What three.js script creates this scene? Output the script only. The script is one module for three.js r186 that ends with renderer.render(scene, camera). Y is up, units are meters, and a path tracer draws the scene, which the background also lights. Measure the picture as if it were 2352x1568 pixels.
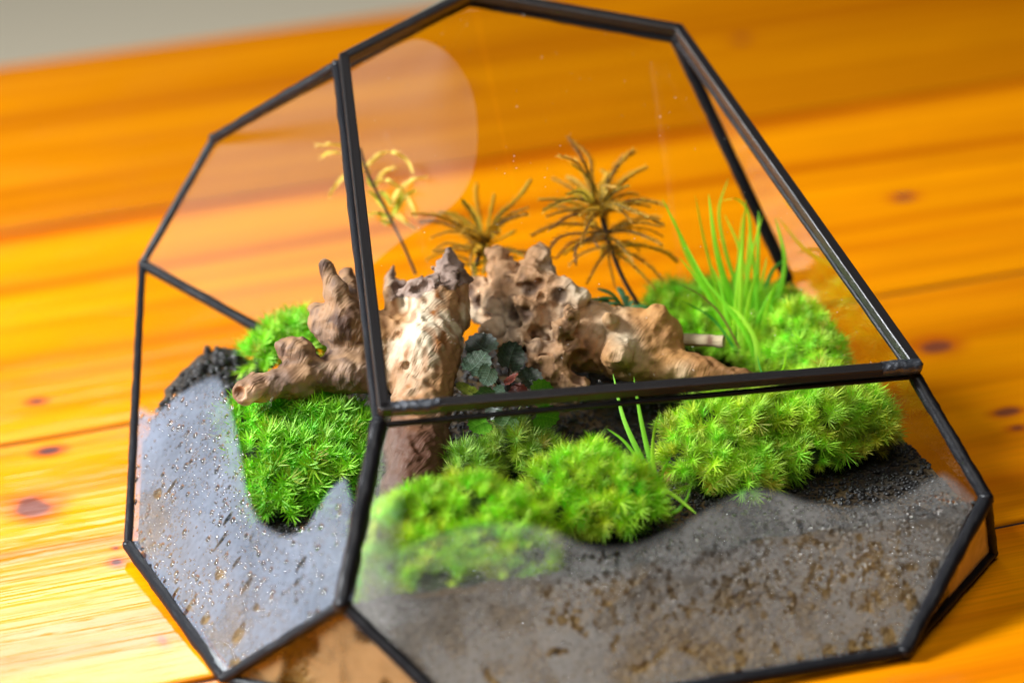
import * as THREE from 'three';
import { MarchingCubes } from 'three/addons/objects/MarchingCubes.js';
import { ConvexGeometry } from 'three/addons/geometries/ConvexGeometry.js';
import { RoundedBoxGeometry } from 'three/addons/geometries/RoundedBoxGeometry.js';
import { RectAreaLightUniformsLib } from 'three/addons/lights/RectAreaLightUniformsLib.js';
import { mergeGeometries, mergeVertices } from 'three/addons/utils/BufferGeometryUtils.js';
import { Brush, Evaluator, INTERSECTION } from 'three-bvh-csg';

// ---------------------------------------------------------------- camera, lamps, exposure
const scene = new THREE.Scene();
scene.background = new THREE.Color(0, 0, 0);
const FOC = 7000, PITCH = Math.atan(3200 / 7000), ROLL = 2.5 * Math.PI / 180;   // focal length in pixels of a 2352 x 1568 picture
const camera = new THREE.PerspectiveCamera(2 * Math.atan(784 / FOC) * 180 / Math.PI, 1024 / 682, 0.05, 40);
camera.position.set(0, Math.sin(PITCH), Math.cos(PITCH));
camera.lookAt(0, 0, 0);
camera.rotateZ(-ROLL);
camera.updateMatrixWorld(true);
camera.focus = 0.864;
camera.userData.fStop = 5.6;
const renderer = new THREE.WebGLRenderer({ antialias: true });
renderer.setSize(1024, 682);
renderer.toneMapping = THREE.LinearToneMapping;
renderer.toneMappingExposure = 1.07;
renderer.shadowMap.enabled = true;
RectAreaLightUniformsLib.init();
function areaLamp(name, color, intensity, w, h, from, to) {
  const l = new THREE.RectAreaLight(new THREE.Color().setRGB(...color), intensity, w, h);
  l.name = name; l.position.set(...from); l.lookAt(...to); scene.add(l); return l;
}
areaLamp('window_light', [0.88, 0.95, 1.0], 7, 0.85, 0.034, [-0.57, 1.000, -1.6], [-0.14, 0, 0.15]);
areaLamp('window_light', [0.88, 0.95, 1.0], 7, 0.85, 0.24, [-0.57, 1.154, -1.6], [-0.14, 0, 0.15]);
areaLamp('side_window_light', [0.93, 0.97, 1.0], 84, 0.33, 0.33, [-0.80, 0.60, 0.20], [0, 0.0, 0.1]);
areaLamp('added_ceiling_fill', [1.0, 0.97, 0.92], 6.0, 0.7, 0.7, [0.05, 1.5, 0.80], [0.03, 0, 0.14]);  // unseen overhead fill, added to stand for light bounced off the ceiling

// ---------------------------------------------------------------- helpers
const V3 = (x, y, z) => new THREE.Vector3(x, y, z);
const cE = camera.matrixWorld.elements, cR = V3(cE[0], cE[1], cE[2]), cU = V3(cE[4], cE[5], cE[6]), cF = V3(-cE[8], -cE[9], -cE[10]), cP = camera.position;
const dir = (px, py) => cF.clone().addScaledVector(cR, (px - 1176) / FOC).addScaledVector(cU, (784 - py) / FOC);
const at = (px, py, depth) => cP.clone().addScaledVector(dir(px, py), depth);          // a measured point at a distance along the view axis
const atY = (px, py, y) => { const d = dir(px, py); return cP.clone().addScaledVector(d, (y - cP.y) / d.y); };
const onPlane = (px, py, pl) => { const d = dir(px, py); return cP.clone().addScaledVector(d, -pl.distanceToPoint(cP) / pl.normal.dot(d)); };
const PX = (depth) => depth / FOC;
function rngOf(seed) { let a = seed >>> 0; return () => { a = (a + 0x6D2B79F5) | 0; let t = Math.imul(a ^ (a >>> 15), 1 | a); t = (t + Math.imul(t ^ (t >>> 7), 61 | t)) ^ t; return ((t ^ (t >>> 14)) >>> 0) / 4294967296; }; }
const hash = (x, y, z) => { let h = Math.imul(x, 374761393) + Math.imul(y, 668265263) + Math.imul(z, 2147483647 ^ 0x5bd1e995); h = Math.imul(h ^ (h >>> 13), 1274126177); h ^= h >>> 16; return (h >>> 0) / 4294967296; };
const fade = (t) => t * t * (3 - 2 * t);
function noise3(x, y, z) {
  const X = Math.floor(x), Y = Math.floor(y), Z = Math.floor(z), u = fade(x - X), v = fade(y - Y), w = fade(z - Z), L = (a, b, t) => a + (b - a) * t;
  return L(L(L(hash(X, Y, Z), hash(X + 1, Y, Z), u), L(hash(X, Y + 1, Z), hash(X + 1, Y + 1, Z), u), v), L(L(hash(X, Y, Z + 1), hash(X + 1, Y, Z + 1), u), L(hash(X, Y + 1, Z + 1), hash(X + 1, Y + 1, Z + 1), u), v), w) * 2 - 1;
}
const noise2 = (x, y, s = 0) => noise3(x, y, s * 17.31);
function fbm2(x, y, s = 0, n = 4) { let a = 0, k = 0.5; for (let i = 0; i < n; i++) { a += k * noise2(x, y, s + i); x *= 2.03; y *= 2.03; k *= 0.5; } return a; }
function fbm3(x, y, z, n = 3) { let a = 0, k = 0.5; for (let i = 0; i < n; i++) { a += k * noise3(x, y, z); x = x * 2.03 + 7; y *= 2.03; z *= 2.03; k *= 0.5; } return a; }
const clamp = THREE.MathUtils.clamp, lerp = THREE.MathUtils.lerp, sstep = (a, b, x) => { const t = clamp((x - a) / (b - a), 0, 1); return t * t * (3 - 2 * t); };
const used = new Map();
function numbered(name) { const n = used.get(name) ?? 0; used.set(name, n + 1); return n ? name + '_' + String(n).padStart(3, '0') : name; }
function tag(o, label, category, group, kind) {
  o.name = numbered(o.name); if (!o.parent) scene.add(o);
  o.userData.label = label; o.userData.category = category; if (group) o.userData.group = group; if (kind) o.userData.kind = kind; return o;
}
function part(name, geo, mat, parent) { const m = new THREE.Mesh(geo, mat); m.name = name; m.castShadow = m.receiveShadow = true; parent?.add(m); return m; }
function thing(name, pos) { const g = new THREE.Group(); g.name = name; if (pos) g.position.copy(pos); return g; }
function shift(geo, p) { geo.translate(-p.x, -p.y, -p.z); return geo; }
function dataTex(w, h, fn, srgb = false) {
  const d = new Uint8Array(w * h * 4);
  for (let y = 0; y < h; y++) for (let x = 0; x < w; x++) { const c = fn(x / w, y / h, x, y), o = (y * w + x) * 4; for (let k = 0; k < 4; k++) d[o + k] = clamp(Math.round((c[k] ?? (k === 3 ? 1 : c[0])) * 255), 0, 255); }
  const t = new THREE.DataTexture(d, w, h); t.magFilter = t.minFilter = THREE.LinearFilter; t.wrapS = t.wrapT = THREE.RepeatWrapping; if (srgb) t.colorSpace = THREE.SRGBColorSpace; t.needsUpdate = true; return t;
}
const rgb = (r, g, b) => new THREE.Color().setRGB(r, g, b);
const mixc = (a, b, t) => [lerp(a[0], b[0], t), lerp(a[1], b[1], t), lerp(a[2], b[2], t)];

// ---------------------------------------------------------------- the table: four planks, far edge, floor beyond
const TA = Math.atan(0.2985), tu = V3(Math.cos(TA), 0, -Math.sin(TA)), tv = V3(Math.sin(TA), 0, Math.cos(TA)), TOP = -0.0026;
const uvOf = (px, py) => { const p = atY(px, py, TOP); return [p.dot(tu), p.dot(tv)]; };
const knots = [[1700, 90, 34, 14, 0.6], [2075, 452, 40, 13, 1], [2150, 795, 60, 22, 0.8], [2310, 945, 40, 12, 0.8], [2335, 982, 28, 9, 0.8], [80, 921, 26, 10, 1], [110, 1036, 34, 13, 1.1], [70, 1165, 60, 32, 0.9], [265, 1290, 20, 11, 1], [262, 1258, 9, 5, 0.8], [370, 1470, 14, 14, 0.5], [1075, 200, 30, 12, 0.5]]
  .map(([x, y, rx, ry, k]) => { const [u, v] = uvOf(x, y), s = PX(1.0); return [u, v, rx * s * 0.75, ry * s * 1.6, k]; });
const table = thing('wooden_table');
function plank(v0, v1, seed, tone = 1) {
  const W = 2048, H = 320, u0 = -0.62, u1 = 0.62, U = u1 - u0, gap = 0.0014, hv = (v1 - v0) - 2 * gap;
  const at2 = (s, t) => {
    const u = u0 + s * U, v = v0 + gap + t * hv;
    let vv = v, ring = 0, heart = 0, red = 0;
    for (const [ku, kv, ru, rv, k] of knots) {
      if (kv < v0 || kv > v1) continue;
      const du = (u - ku) / ru, dv = (v - kv) / rv, d = Math.sqrt(du * du + dv * dv), wide = Math.exp(-(((u - ku) / (ru * 4)) ** 2));
      vv += (v - kv > 0 ? 1 : -1) * rv * 0.9 * wide * Math.exp(-Math.abs(v - kv) / (rv * 1.6));
      const e = d + 0.25 * noise2(u * 160, v * 260, seed);
      heart = Math.max(heart, (1 - sstep(0.55, 1.05, e)) * k); red = Math.max(red, (1 - sstep(0.7, 2.3, e)) * k); ring = Math.max(ring, (1 - sstep(1, 3, d)));
    }
    const wob = vv + 0.006 * noise2(u * 3.1, vv * 9, seed + 3) + 0.0022 * noise2(u * 11, vv * 40, seed + 5);
    const g1 = 0.5 + 0.5 * Math.sin(wob * 330 + 3.2 * noise2(u * 1.2, wob * 40, seed + 8)), g2 = 0.5 + 0.5 * noise2(u * 6, wob * 900, seed + 11), g3 = fbm2(u * 4, wob * 60, seed + 13, 3);
    const fine = noise2(u * 40, wob * 2600, seed + 17);
    return { u, v, heart, red, grain: clamp(0.28 * g1 * g1 * g1 + 0.22 * g2 + 0.60 * (g3 + 0.2) + 0.55 * noise2(u * 0.9, wob * 62, seed + 27) + 0.25 * noise2(u * 2.2, wob * 130, seed + 29), 0, 1), fine, tone: 0.5 + 0.5 * noise2(u * 1.7, v * 14, seed + 21) };
  };
  const pale = [0.87, 0.295, 0.001], deep = [0.46, 0.085, 0.001], pink = [0.78, 0.23, 0.005], knotc = [0.09, 0.035, 0.035], redc = [0.50, 0.085, 0.006];
  const map = dataTex(W, H, (s, t) => {
    const q = at2(s, t);
    let c = mixc(pale, deep, q.grain * 0.95); c = mixc(c, pink, 0.35 * q.tone); c = mixc(c, redc, clamp(q.red * 0.95, 0, 1)); c = mixc(c, knotc, clamp(q.heart * 0.9, 0, 1));
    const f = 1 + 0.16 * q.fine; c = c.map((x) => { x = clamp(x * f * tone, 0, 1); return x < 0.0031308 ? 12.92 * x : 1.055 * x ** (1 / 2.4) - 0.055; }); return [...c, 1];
  }, true);
  const bump = dataTex(1024, 512, (s, t) => { const u = u0 + s * U, v = v0 + t * hv, w = v + 0.004 * noise2(u * 4, v * 12, seed + 2); return [0.5 + 0.26 * noise2(u * 14, w * 420, seed + 31) + 0.2 * noise2(u * 60, w * 1300, seed + 33) + 0.12 * noise2(u * 260, v * 300, seed + 35)]; });
  const rough = dataTex(512, 128, (s, t) => { const u = u0 + s * U, v = v0 + t * hv; return [0, clamp(0.13 + 0.09 * fbm2(u * 14, v * 90, seed + 41, 3) + 0.04 * noise2(u * 90, v * 260, seed + 44), 0.06, 1), 0, 1]; });
  const mat = new THREE.MeshPhysicalMaterial({ map, bumpMap: bump, bumpScale: 0.00009, roughnessMap: rough, roughness: 1, specularIntensity: 0.75 });
  mat.name = 'varnished_pine';
  const th = 0.028, geo = new RoundedBoxGeometry(U, th, hv, 2, 0.0011), p = geo.attributes.position, uv = geo.attributes.uv;
  for (let i = 0; i < p.count; i++) uv.setXY(i, clamp(p.getX(i) / U + 0.5, 0.001, 0.999), clamp(p.getZ(i) / hv + 0.5, 0.002, 0.998));
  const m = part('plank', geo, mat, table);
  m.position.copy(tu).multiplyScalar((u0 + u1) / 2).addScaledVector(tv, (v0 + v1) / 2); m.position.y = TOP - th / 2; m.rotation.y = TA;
}
plank(0.1695, 0.36, 5); plank(0.0065, 0.1695, 23); plank(-0.168, 0.0065, 47, 0.95); plank(-0.354, -0.168, 71, 0.68);  // far plank toned down: light falloff towards the back put into its colour
{ // batten under the planks and four legs
  const wood = new THREE.MeshStandardMaterial({ color: rgb(0.4, 0.15, 0.02), roughness: 0.5 });
  for (const u of [-0.5, 0.5]) { const b = part('batten', new RoundedBoxGeometry(0.05, 0.03, 0.66, 1, 0.002), wood, table); b.position.copy(tu).multiplyScalar(u); b.position.y = TOP - 0.028 - 0.0155; b.rotation.y = TA; }
  for (const u of [-0.56, 0.56]) for (const v of [-0.31, 0.31]) { const b = part('leg', new RoundedBoxGeometry(0.045, 0.288, 0.045, 1, 0.003), wood, table); b.position.copy(tu).multiplyScalar(u).addScaledVector(tv, v); b.position.y = TOP - 0.028 - 0.0005 - 0.144; b.rotation.y = TA; }
}
for (const v of [0.1695, 0.0065, -0.168]) { const b = part('joint_strip', new THREE.BoxGeometry(1.2, 0.006, 0.0027), new THREE.MeshStandardMaterial({ color: rgb(0.012, 0.007, 0.005), roughness: 0.95 }), table); b.position.copy(tv).multiplyScalar(v); b.position.y = TOP - 0.0045; b.rotation.y = TA; }
tag(table, 'varnished amber pine table of wide knotty planks under the glass terrarium', 'table');
const floor = part('floor', new THREE.PlaneGeometry(9, 9), new THREE.MeshStandardMaterial({ color: rgb(0.95, 0.82, 0.60), roughness: 0.8 }));
floor.geometry.rotateX(-Math.PI / 2); floor.position.set(0, -0.32, -1.5); scene.add(floor); floor.userData.kind = 'structure';

// ---------------------------------------------------------------- terrarium body: measured corners
const VT = {
  T1: V3(-0.0489, 0.1117, 0.0389), L1: V3(-0.0903, 0.0816, 0.0166), L2: V3(-0.114, 0.0485, 0.0359), L3: V3(-0.1129, 0.0007, 0.1322), L4: V3(-0.0819, -0.0012, 0.2044), C1: V3(-0.0446, 0.0257, 0.2167), J: V3(-0.0376, 0.0573, 0.1732),
  R: V3(0.1121, 0.0494, 0.1436), R2: V3(0.1278, 0.0245, 0.1706), B2: V3(0.1009, 0, 0.2087), Rb: V3(0.1332, 0, 0.1565), F: V3(-0.0158, 0.0009, 0.238), Tt: V3(-0.0086, 0.1191, 0.0066), T2: V3(0.0545, 0.1071, 0.0161), BR: V3(0.0868, 0.0369, 0.0414),
  L3r: V3(0.113, 0, 0.092), Bk: V3(0.02, 0, 0.1228),
};
const centre = V3(0.005, 0.045, 0.115);
function planeOf(keys) {   // least-squares plane through the corners, facing out
  const m = V3(0, 0, 0); keys.forEach((k) => m.add(VT[k])); m.divideScalar(keys.length);
  const n = V3(0, 0, 0); keys.forEach((k, i) => { const a = VT[k], b = VT[keys[(i + 1) % keys.length]]; n.x += (a.y - b.y) * (a.z + b.z); n.y += (a.z - b.z) * (a.x + b.x); n.z += (a.x - b.x) * (a.y + b.y); });
  n.normalize(); if (n.dot(centre.clone().sub(m)) > 0) n.negate();
  return new THREE.Plane().setFromNormalAndCoplanarPoint(n, m);
}
const FACES = { left: ['T1', 'J', 'C1', 'L4', 'L3', 'L2', 'L1'], door: ['T1', 'Tt', 'T2', 'R', 'J'], front: ['J', 'R', 'R2', 'B2', 'F', 'C1'], right: ['T2', 'BR', 'L3r', 'Rb', 'R2', 'R'], backUpperLeft: ['Tt', 'L1', 'L2', 'Bk'], backUpperRight: ['Tt', 'Bk', 'BR', 'T2'], top: ['T1', 'L1', 'Tt'],
  cornerLeft: ['C1', 'F', 'L4'], cornerRight: ['R2', 'Rb', 'B2'], backLeft: ['L2', 'L3', 'Bk'], backRight: ['BR', 'Bk', 'L3r'], base: ['L3', 'L4', 'F', 'B2', 'Rb', 'L3r', 'Bk'] };
const PL = {}; for (const k in FACES) PL[k] = planeOf(FACES[k]);
for (let i = 0; i < 40; i++) for (const k of ['left', 'front', 'door', 'right']) for (const q of FACES[k]) PL[k].projectPoint(VT[q].clone(), VT[q]);   // corners brought exactly into their panes' planes
for (const k in FACES) PL[k] = planeOf(FACES[k]);
const hullPlanes = (() => { const g = new ConvexGeometry(Object.values(VT)), p = g.attributes.position, out = []; for (let i = 0; i < p.count; i += 3) { const pl = new THREE.Plane().setFromCoplanarPoints(V3().fromBufferAttribute(p, i), V3().fromBufferAttribute(p, i + 1), V3().fromBufferAttribute(p, i + 2)); if (pl.distanceToPoint(centre) > 0) pl.negate(); if (!out.some((q) => q.normal.dot(pl.normal) > 0.99999 && Math.abs(q.constant - pl.constant) < 1e-5)) out.push(pl); } return out; })();
const insideBy = (p) => { let d = 1; for (const pl of hullPlanes) if (pl.normal.y > -0.9) d = Math.min(d, -pl.distanceToPoint(p)); return d; };

const leadTex = dataTex(256, 256, (s, t) => [0.5 + 0.35 * fbm2(s * 9, t * 9, 3, 4) + 0.1 * noise2(s * 60, t * 60, 9)]);
const lead = new THREE.MeshPhysicalMaterial({ color: rgb(0.010, 0.010, 0.012), specularIntensity: 0.3, roughness: 0.4, metalness: 0.0, bumpMap: leadTex, bumpScale: 0.0003, clearcoat: 0.12, clearcoatRoughness: 0.3 });
const zinc = new THREE.MeshPhysicalMaterial({ color: rgb(0.014, 0.012, 0.012), roughness: 0.34, metalness: 0.0, bumpMap: leadTex, bumpScale: 0.0001, clearcoat: 0.3, clearcoatRoughness: 0.25 });
const solderMat = new THREE.MeshPhysicalMaterial({ color: rgb(0.10, 0.11, 0.13), roughness: 0.3, metalness: 0.7, bumpMap: leadTex, bumpScale: 0.0004 });
const glass = new THREE.MeshPhysicalMaterial({ color: rgb(0.985, 0.99, 0.985), transmission: 1, thickness: 0, roughness: 0.0, ior: 1.5 }); glass.name = 'clear_glass';
// a came: a lead strip of rounded, slightly uneven section along an edge
function cameGeo(a, b, r, wide, seed, tangent) {
  const n = 26, k = 12, ax = b.clone().sub(a), len = ax.length(); ax.normalize();
  let e1 = (tangent ?? V3(0, 1, 0)).clone(); e1.addScaledVector(ax, -e1.dot(ax)).normalize(); const e2 = ax.clone().cross(e1);
  const pos = [], uv = [], idx = [];
  for (let i = 0; i <= n; i++) for (let j = 0; j <= k; j++) {
    const t = i / n, th = j / k * Math.PI * 2, lump = 1 + 0.13 * noise2(t * len * 240, Math.cos(th) * 1.5, seed) + 0.09 * noise2(t * len * 900, Math.sin(th) * 3, seed + 4) + 0.05 * Math.sin(j * 99.7 * 0);
    const p = a.clone().addScaledVector(ax, t * len + 0).addScaledVector(e1, Math.cos(th) * r * wide * lump).addScaledVector(e2, Math.sin(th) * r * lump);
    pos.push(p.x, p.y, p.z); uv.push(t * len * 30, j / k);
    if (i < n && j < k) { const q = i * (k + 1) + j; idx.push(q, q + 1, q + k + 1, q + 1, q + k + 2, q + k + 1); }
  }
  const g = new THREE.BufferGeometry(); g.setAttribute('position', new THREE.Float32BufferAttribute(pos, 3)); g.setAttribute('uv', new THREE.Float32BufferAttribute(uv, 2)); g.setIndex(idx); g.computeVertexNormals(); return g;
}
const BASE = V3(0.01, TOP, 0.12);
const terrarium = thing('glass_terrarium', BASE);
const edges = [['T1', 'L1', 1.75], ['L1', 'L2', 1.35], ['L2', 'L3', 1.3], ['L3', 'L4', 1.7], ['L4', 'C1', 1.8], ['C1', 'J', 2.7], ['J', 'T1', 1.75], ['T1', 'Tt', 1.4], ['Tt', 'T2', 1.5], ['T2', 'BR', 2.1], ['R', 'T2', 1.1], ['J', 'R', 1.0], ['R', 'R2', 1.9], ['R2', 'B2', 2.1], ['B2', 'F', 1.8], ['F', 'C1', 1.9], ['R2', 'Rb', 1.5], ['Rb', 'B2', 1.4], ['L4', 'F', 1.6], ['L2', 'Bk', 1.8], ['BR', 'Bk', 1.8], ['BR', 'L3r', 0.7], ['Rb', 'L3r', 1.4], ['Bk', 'L3', 1.4], ['Bk', 'L3r', 1.4], ['L1', 'Tt', 1.0]];
edges.forEach(([a, b, r], i) => part('frame_bar', shift(cameGeo(VT[a], VT[b], r * 0.00088, 1.12, i * 3 + 1, VT[a].clone().add(VT[b]).multiplyScalar(0.5).sub(centre)), BASE), lead, terrarium));
const jointR = { T1: 1.9, L1: 1.9, L2: 1.5, L3: 1.8, L4: 1.9, C1: 2.75, J: 2.6, R: 1.9, R2: 2.2, B2: 2.2, Rb: 1.7, F: 2, Tt: 1.6, T2: 1.8, BR: 2.0, Bk: 1.7, L3r: 1.5 };
for (const k in jointR) {
  const g = new THREE.IcosahedronGeometry(jointR[k] * 0.00096, 2), p = g.attributes.position;
  for (let i = 0; i < p.count; i++) { const v = V3().fromBufferAttribute(p, i), s = 1 + 0.14 * noise3(v.x * 900 + 5, v.y * 900, v.z * 900); p.setXYZ(i, v.x * s, v.y * s, v.z * s); }
  const gg = mergeVertices(g.deleteAttribute('normal').deleteAttribute('uv')); gg.computeVertexNormals(); gg.setAttribute('uv', new THREE.Float32BufferAttribute(new Float32Array(gg.attributes.position.count * 2), 2));
  part('solder_joint', gg, lead, terrarium).position.copy(VT[k]).sub(BASE);
}
// flat polygon in a plane from points, uv in metres along two axes of the plane
function basis(pl) { const n = pl.normal, e1 = V3(0, 1, 0).cross(n).normalize(), e2 = n.clone().cross(e1); return [e1, e2]; }
function polyGeo(pts, pl, lift = 0, dense = 0) {
  const [e1, e2] = basis(pl), o = pl.projectPoint(BASE, V3());
  const flat = pts.map((p) => { const q = pl.projectPoint(p, V3()).sub(o); return new THREE.Vector2(q.dot(e1), q.dot(e2)); });
  if (THREE.ShapeUtils.area(flat) < 0) flat.reverse();
  const g = new THREE.ShapeGeometry(new THREE.Shape(flat)), p = g.attributes.position, uv = g.attributes.uv, nn = g.attributes.normal;
  for (let i = 0; i < p.count; i++) { const a = p.getX(i), b = p.getY(i); uv.setXY(i, a, b); const w = o.clone().addScaledVector(e1, a).addScaledVector(e2, b).addScaledVector(pl.normal, lift).sub(BASE); p.setXYZ(i, w.x, w.y, w.z); nn.setXYZ(i, pl.normal.x, pl.normal.y, pl.normal.z); }
  return g;
}
const pane = {};
for (const k of ['left', 'front', 'right', 'backUpperLeft', 'backUpperRight', 'top', 'cornerLeft', 'cornerRight', 'backLeft', 'backRight', 'base']) pane[k] = part('glass_pane', polyGeo(FACES[k].map((q) => VT[q]), PL[k]), glass, terrarium);

// the hinged door: a square zinc channel frame lying just above the opening, its pane and hinge tubes
{
  const door = thing('door'); terrarium.add(door);
  const n = PL.door.normal, lift = 0.0038;
  const c = V3(0, 0, 0); FACES.door.forEach((k) => c.add(VT[k])); c.divideScalar(5);
  const inset = { T1: 0.0022, Tt: 0.0004, T2: -0.0004, R: 0.0, J: 0.0026 };
  const P = FACES.door.map((k) => { const p = VT[k].clone(); p.addScaledVector(c.clone().sub(p).normalize(), inset[k]); return p.addScaledVector(n, lift).sub(BASE); });
  for (let i = 0; i < 5; i++) {
    const a = P[i], b = P[(i + 1) % 5], ax = b.clone().sub(a), len = ax.length(); ax.normalize();
    const side = ax.clone().cross(n).normalize(), up = side.clone().cross(ax).normalize();
    const g = new RoundedBoxGeometry(len + 0.002, 0.0032, 0.0031, 2, 0.0005), m = new THREE.Matrix4().makeBasis(ax, up, side); m.setPosition(a.clone().add(b).multiplyScalar(0.5)); g.applyMatrix4(m);
    part('door_bar', g, zinc, door);
  }
  const w = P.map((p) => p.clone().add(BASE)), pl = new THREE.Plane().setFromCoplanarPoints(w[0], w[2], w[4]); if (pl.normal.dot(n) < 0) pl.negate();
  part('glass_pane', polyGeo(w, pl), glass, door);
  { const rnd = rngOf(404), list = [], m4 = new THREE.Matrix4(); while (list.length < 190) { const q = onPlane(820 + rnd() * 1250, 20 + rnd() * 860, pl); if (PL.door.distanceToPoint(q) > 0 && insideBy(q.clone().addScaledVector(n, -lift * 1.6)) > 0.002) { const r = (0.05 + 0.11 * rnd() * rnd()) * 0.001; list.push(m4.makeScale(r, r, r * (0.6 + 1.6 * rnd())).setPosition(q.addScaledVector(n, 0.0001).sub(BASE)).clone()); } }
    const im = new THREE.InstancedMesh(new THREE.IcosahedronGeometry(1, 0), new THREE.MeshStandardMaterial({ color: rgb(0.75, 0.7, 0.62), roughness: 1 }), list.length); list.forEach((k, i) => im.setMatrixAt(i, k)); im.name = 'dust_speck'; im.userData.kind = 'stuff'; door.add(im); }
  const tube = (a, b, r) => { const g = cameGeo(a, b, r, 1, 77, n); part('hinge_tube', shift(g, V3(0, 0, 0)), solderMat, door); };
  const jr = P[3].clone().sub(P[4]);
  tube(P[4].clone().addScaledVector(jr, 0.93).addScaledVector(n, 0.0004), P[4].clone().addScaledVector(jr, 1.004).addScaledVector(n, 0.0004), 0.0021);
  tube(P[4].clone().addScaledVector(jr, 0.012), P[4].clone().addScaledVector(jr, 0.10), 0.0021);
}

// ---------------------------------------------------------------- condensation and tinted films inside the panes
function poly(list, pl) { return list.map(([x, y]) => onPlane(x, y, pl)); }
function smoothPts(list, n = 6) { const c = new THREE.CatmullRomCurve3(list.map(([x, y]) => V3(x, y, 0)), false, 'centripetal'); return c.getPoints(list.length * n).map((p) => [p.x, p.y]); }
function fogTexture(list, pl, fn, N = 1024) {   // alpha map over the bounding box of the film in pane metres
  const [e1, e2] = basis(pl), o = pl.projectPoint(BASE, V3()), f = poly(list, pl).map((p) => { const q = p.clone().sub(o); return [q.dot(e1), q.dot(e2)]; });
  const a0 = Math.min(...f.map((q) => q[0])), a1 = Math.max(...f.map((q) => q[0])), b0 = Math.min(...f.map((q) => q[1])), b1 = Math.max(...f.map((q) => q[1]));
  return { f, a0, a1, b0, b1 };
}
const distPoly = (x, y, pts) => { let d = 1e9; for (let i = 0; i + 1 < pts.length; i++) { const [ax, ay] = pts[i], [bx, by] = pts[i + 1], dx = bx - ax, dy = by - ay, t = clamp(((x - ax) * dx + (y - ay) * dy) / (dx * dx + dy * dy + 1e-12), 0, 1); d = Math.min(d, Math.hypot(x - ax - dx * t, y - ay - dy * t)); } return d; };
function film(name, paneMesh, pl, outline, soft, color, alphaFn, drops, N, M, through = 0.45) {
  const box = fogTexture(outline, pl), { a0, a1, b0, b1 } = box, [e1, e2] = basis(pl), o = pl.projectPoint(BASE, V3());
  const softLine = poly(soft, pl).map((p) => { const q = p.clone().sub(o); return [q.dot(e1), q.dot(e2)]; });
  const bins = new Map(), C = 0.002, key = (i, j) => i * 4096 + j;
  for (const [x, y, r] of drops) { const q = onPlane(x, y, pl).sub(o), a = q.dot(e1), b = q.dot(e2), k = key(Math.floor(a / C) + 2000, Math.floor(b / C) + 2000); if (!bins.has(k)) bins.set(k, []); bins.get(k).push([a, b, r]); }
  const open = (a, b) => { let k = 1; const I = Math.floor(a / C) + 2000, J = Math.floor(b / C) + 2000; for (let i = -1; i < 2; i++) for (let j = -1; j < 2; j++) for (const [x, y, r] of bins.get(key(I + i, J + j)) ?? []) { const d = Math.hypot(a - x, b - y) / r; if (d < 1.2) k = Math.min(k, 0.12 + 0.88 * sstep(0.75, 1.15, d)); } return k; };
  const alpha = dataTex(N, M, (s, t) => { const a = lerp(a0, a1, s), b = lerp(b0, b1, t); return [alphaFn(a, b, distPoly(a, b, softLine)) * open(a, b)]; });
  alpha.wrapS = alpha.wrapT = THREE.ClampToEdgeWrapping;
  const g = polyGeo(poly(outline, pl), pl, -0.00035), uv = g.attributes.uv;
  for (let i = 0; i < uv.count; i++) uv.setXY(i, (uv.getX(i) - a0) / (a1 - a0), (uv.getY(i) - b0) / (b1 - b0));
  const m = new THREE.MeshPhysicalMaterial({ color: rgb(...color), roughness: 0.75, transmission: through, thickness: 0, alphaMap: alpha, transparent: true }); m.name = name;
  const f = part(name, g, m, paneMesh); f.castShadow = false; return { ...box, softLine };
}
const drop = (() => { const g = new THREE.SphereGeometry(1, 10, 5, 0, Math.PI * 2, 0, Math.PI * 0.5); return g; })();
const water = new THREE.MeshPhysicalMaterial({ color: rgb(1, 1, 1), transmission: 1, thickness: 0.0006, roughness: 0.02, ior: 1.33 }); water.name = 'water';
function droplets(paneMesh, pl, list) {   // list of [px, py, radius]
  const im = new THREE.InstancedMesh(drop, water, list.length), q = new THREE.Quaternion().setFromUnitVectors(V3(0, 1, 0), pl.normal.clone().negate()), m = new THREE.Matrix4();
  list.forEach(([x, y, r, sq], i) => { const p = onPlane(x, y, pl).addScaledVector(pl.normal, -0.0002).sub(BASE); m.compose(p, q, V3(r, r * 0.62, r * (sq ?? 1))); im.setMatrixAt(i, m); });
  im.name = 'water_droplet'; im.userData.kind = 'stuff'; paneMesh.add(im);
}
const inPoly = (x, y, pts) => { let c = false; for (let i = 0, j = pts.length - 1; i < pts.length; j = i++) { const [xi, yi] = pts[i], [xj, yj] = pts[j]; if ((yi > y) !== (yj > y) && x < (xj - xi) * (y - yi) / (yj - yi) + xi) c = !c; } return c; };
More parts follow.
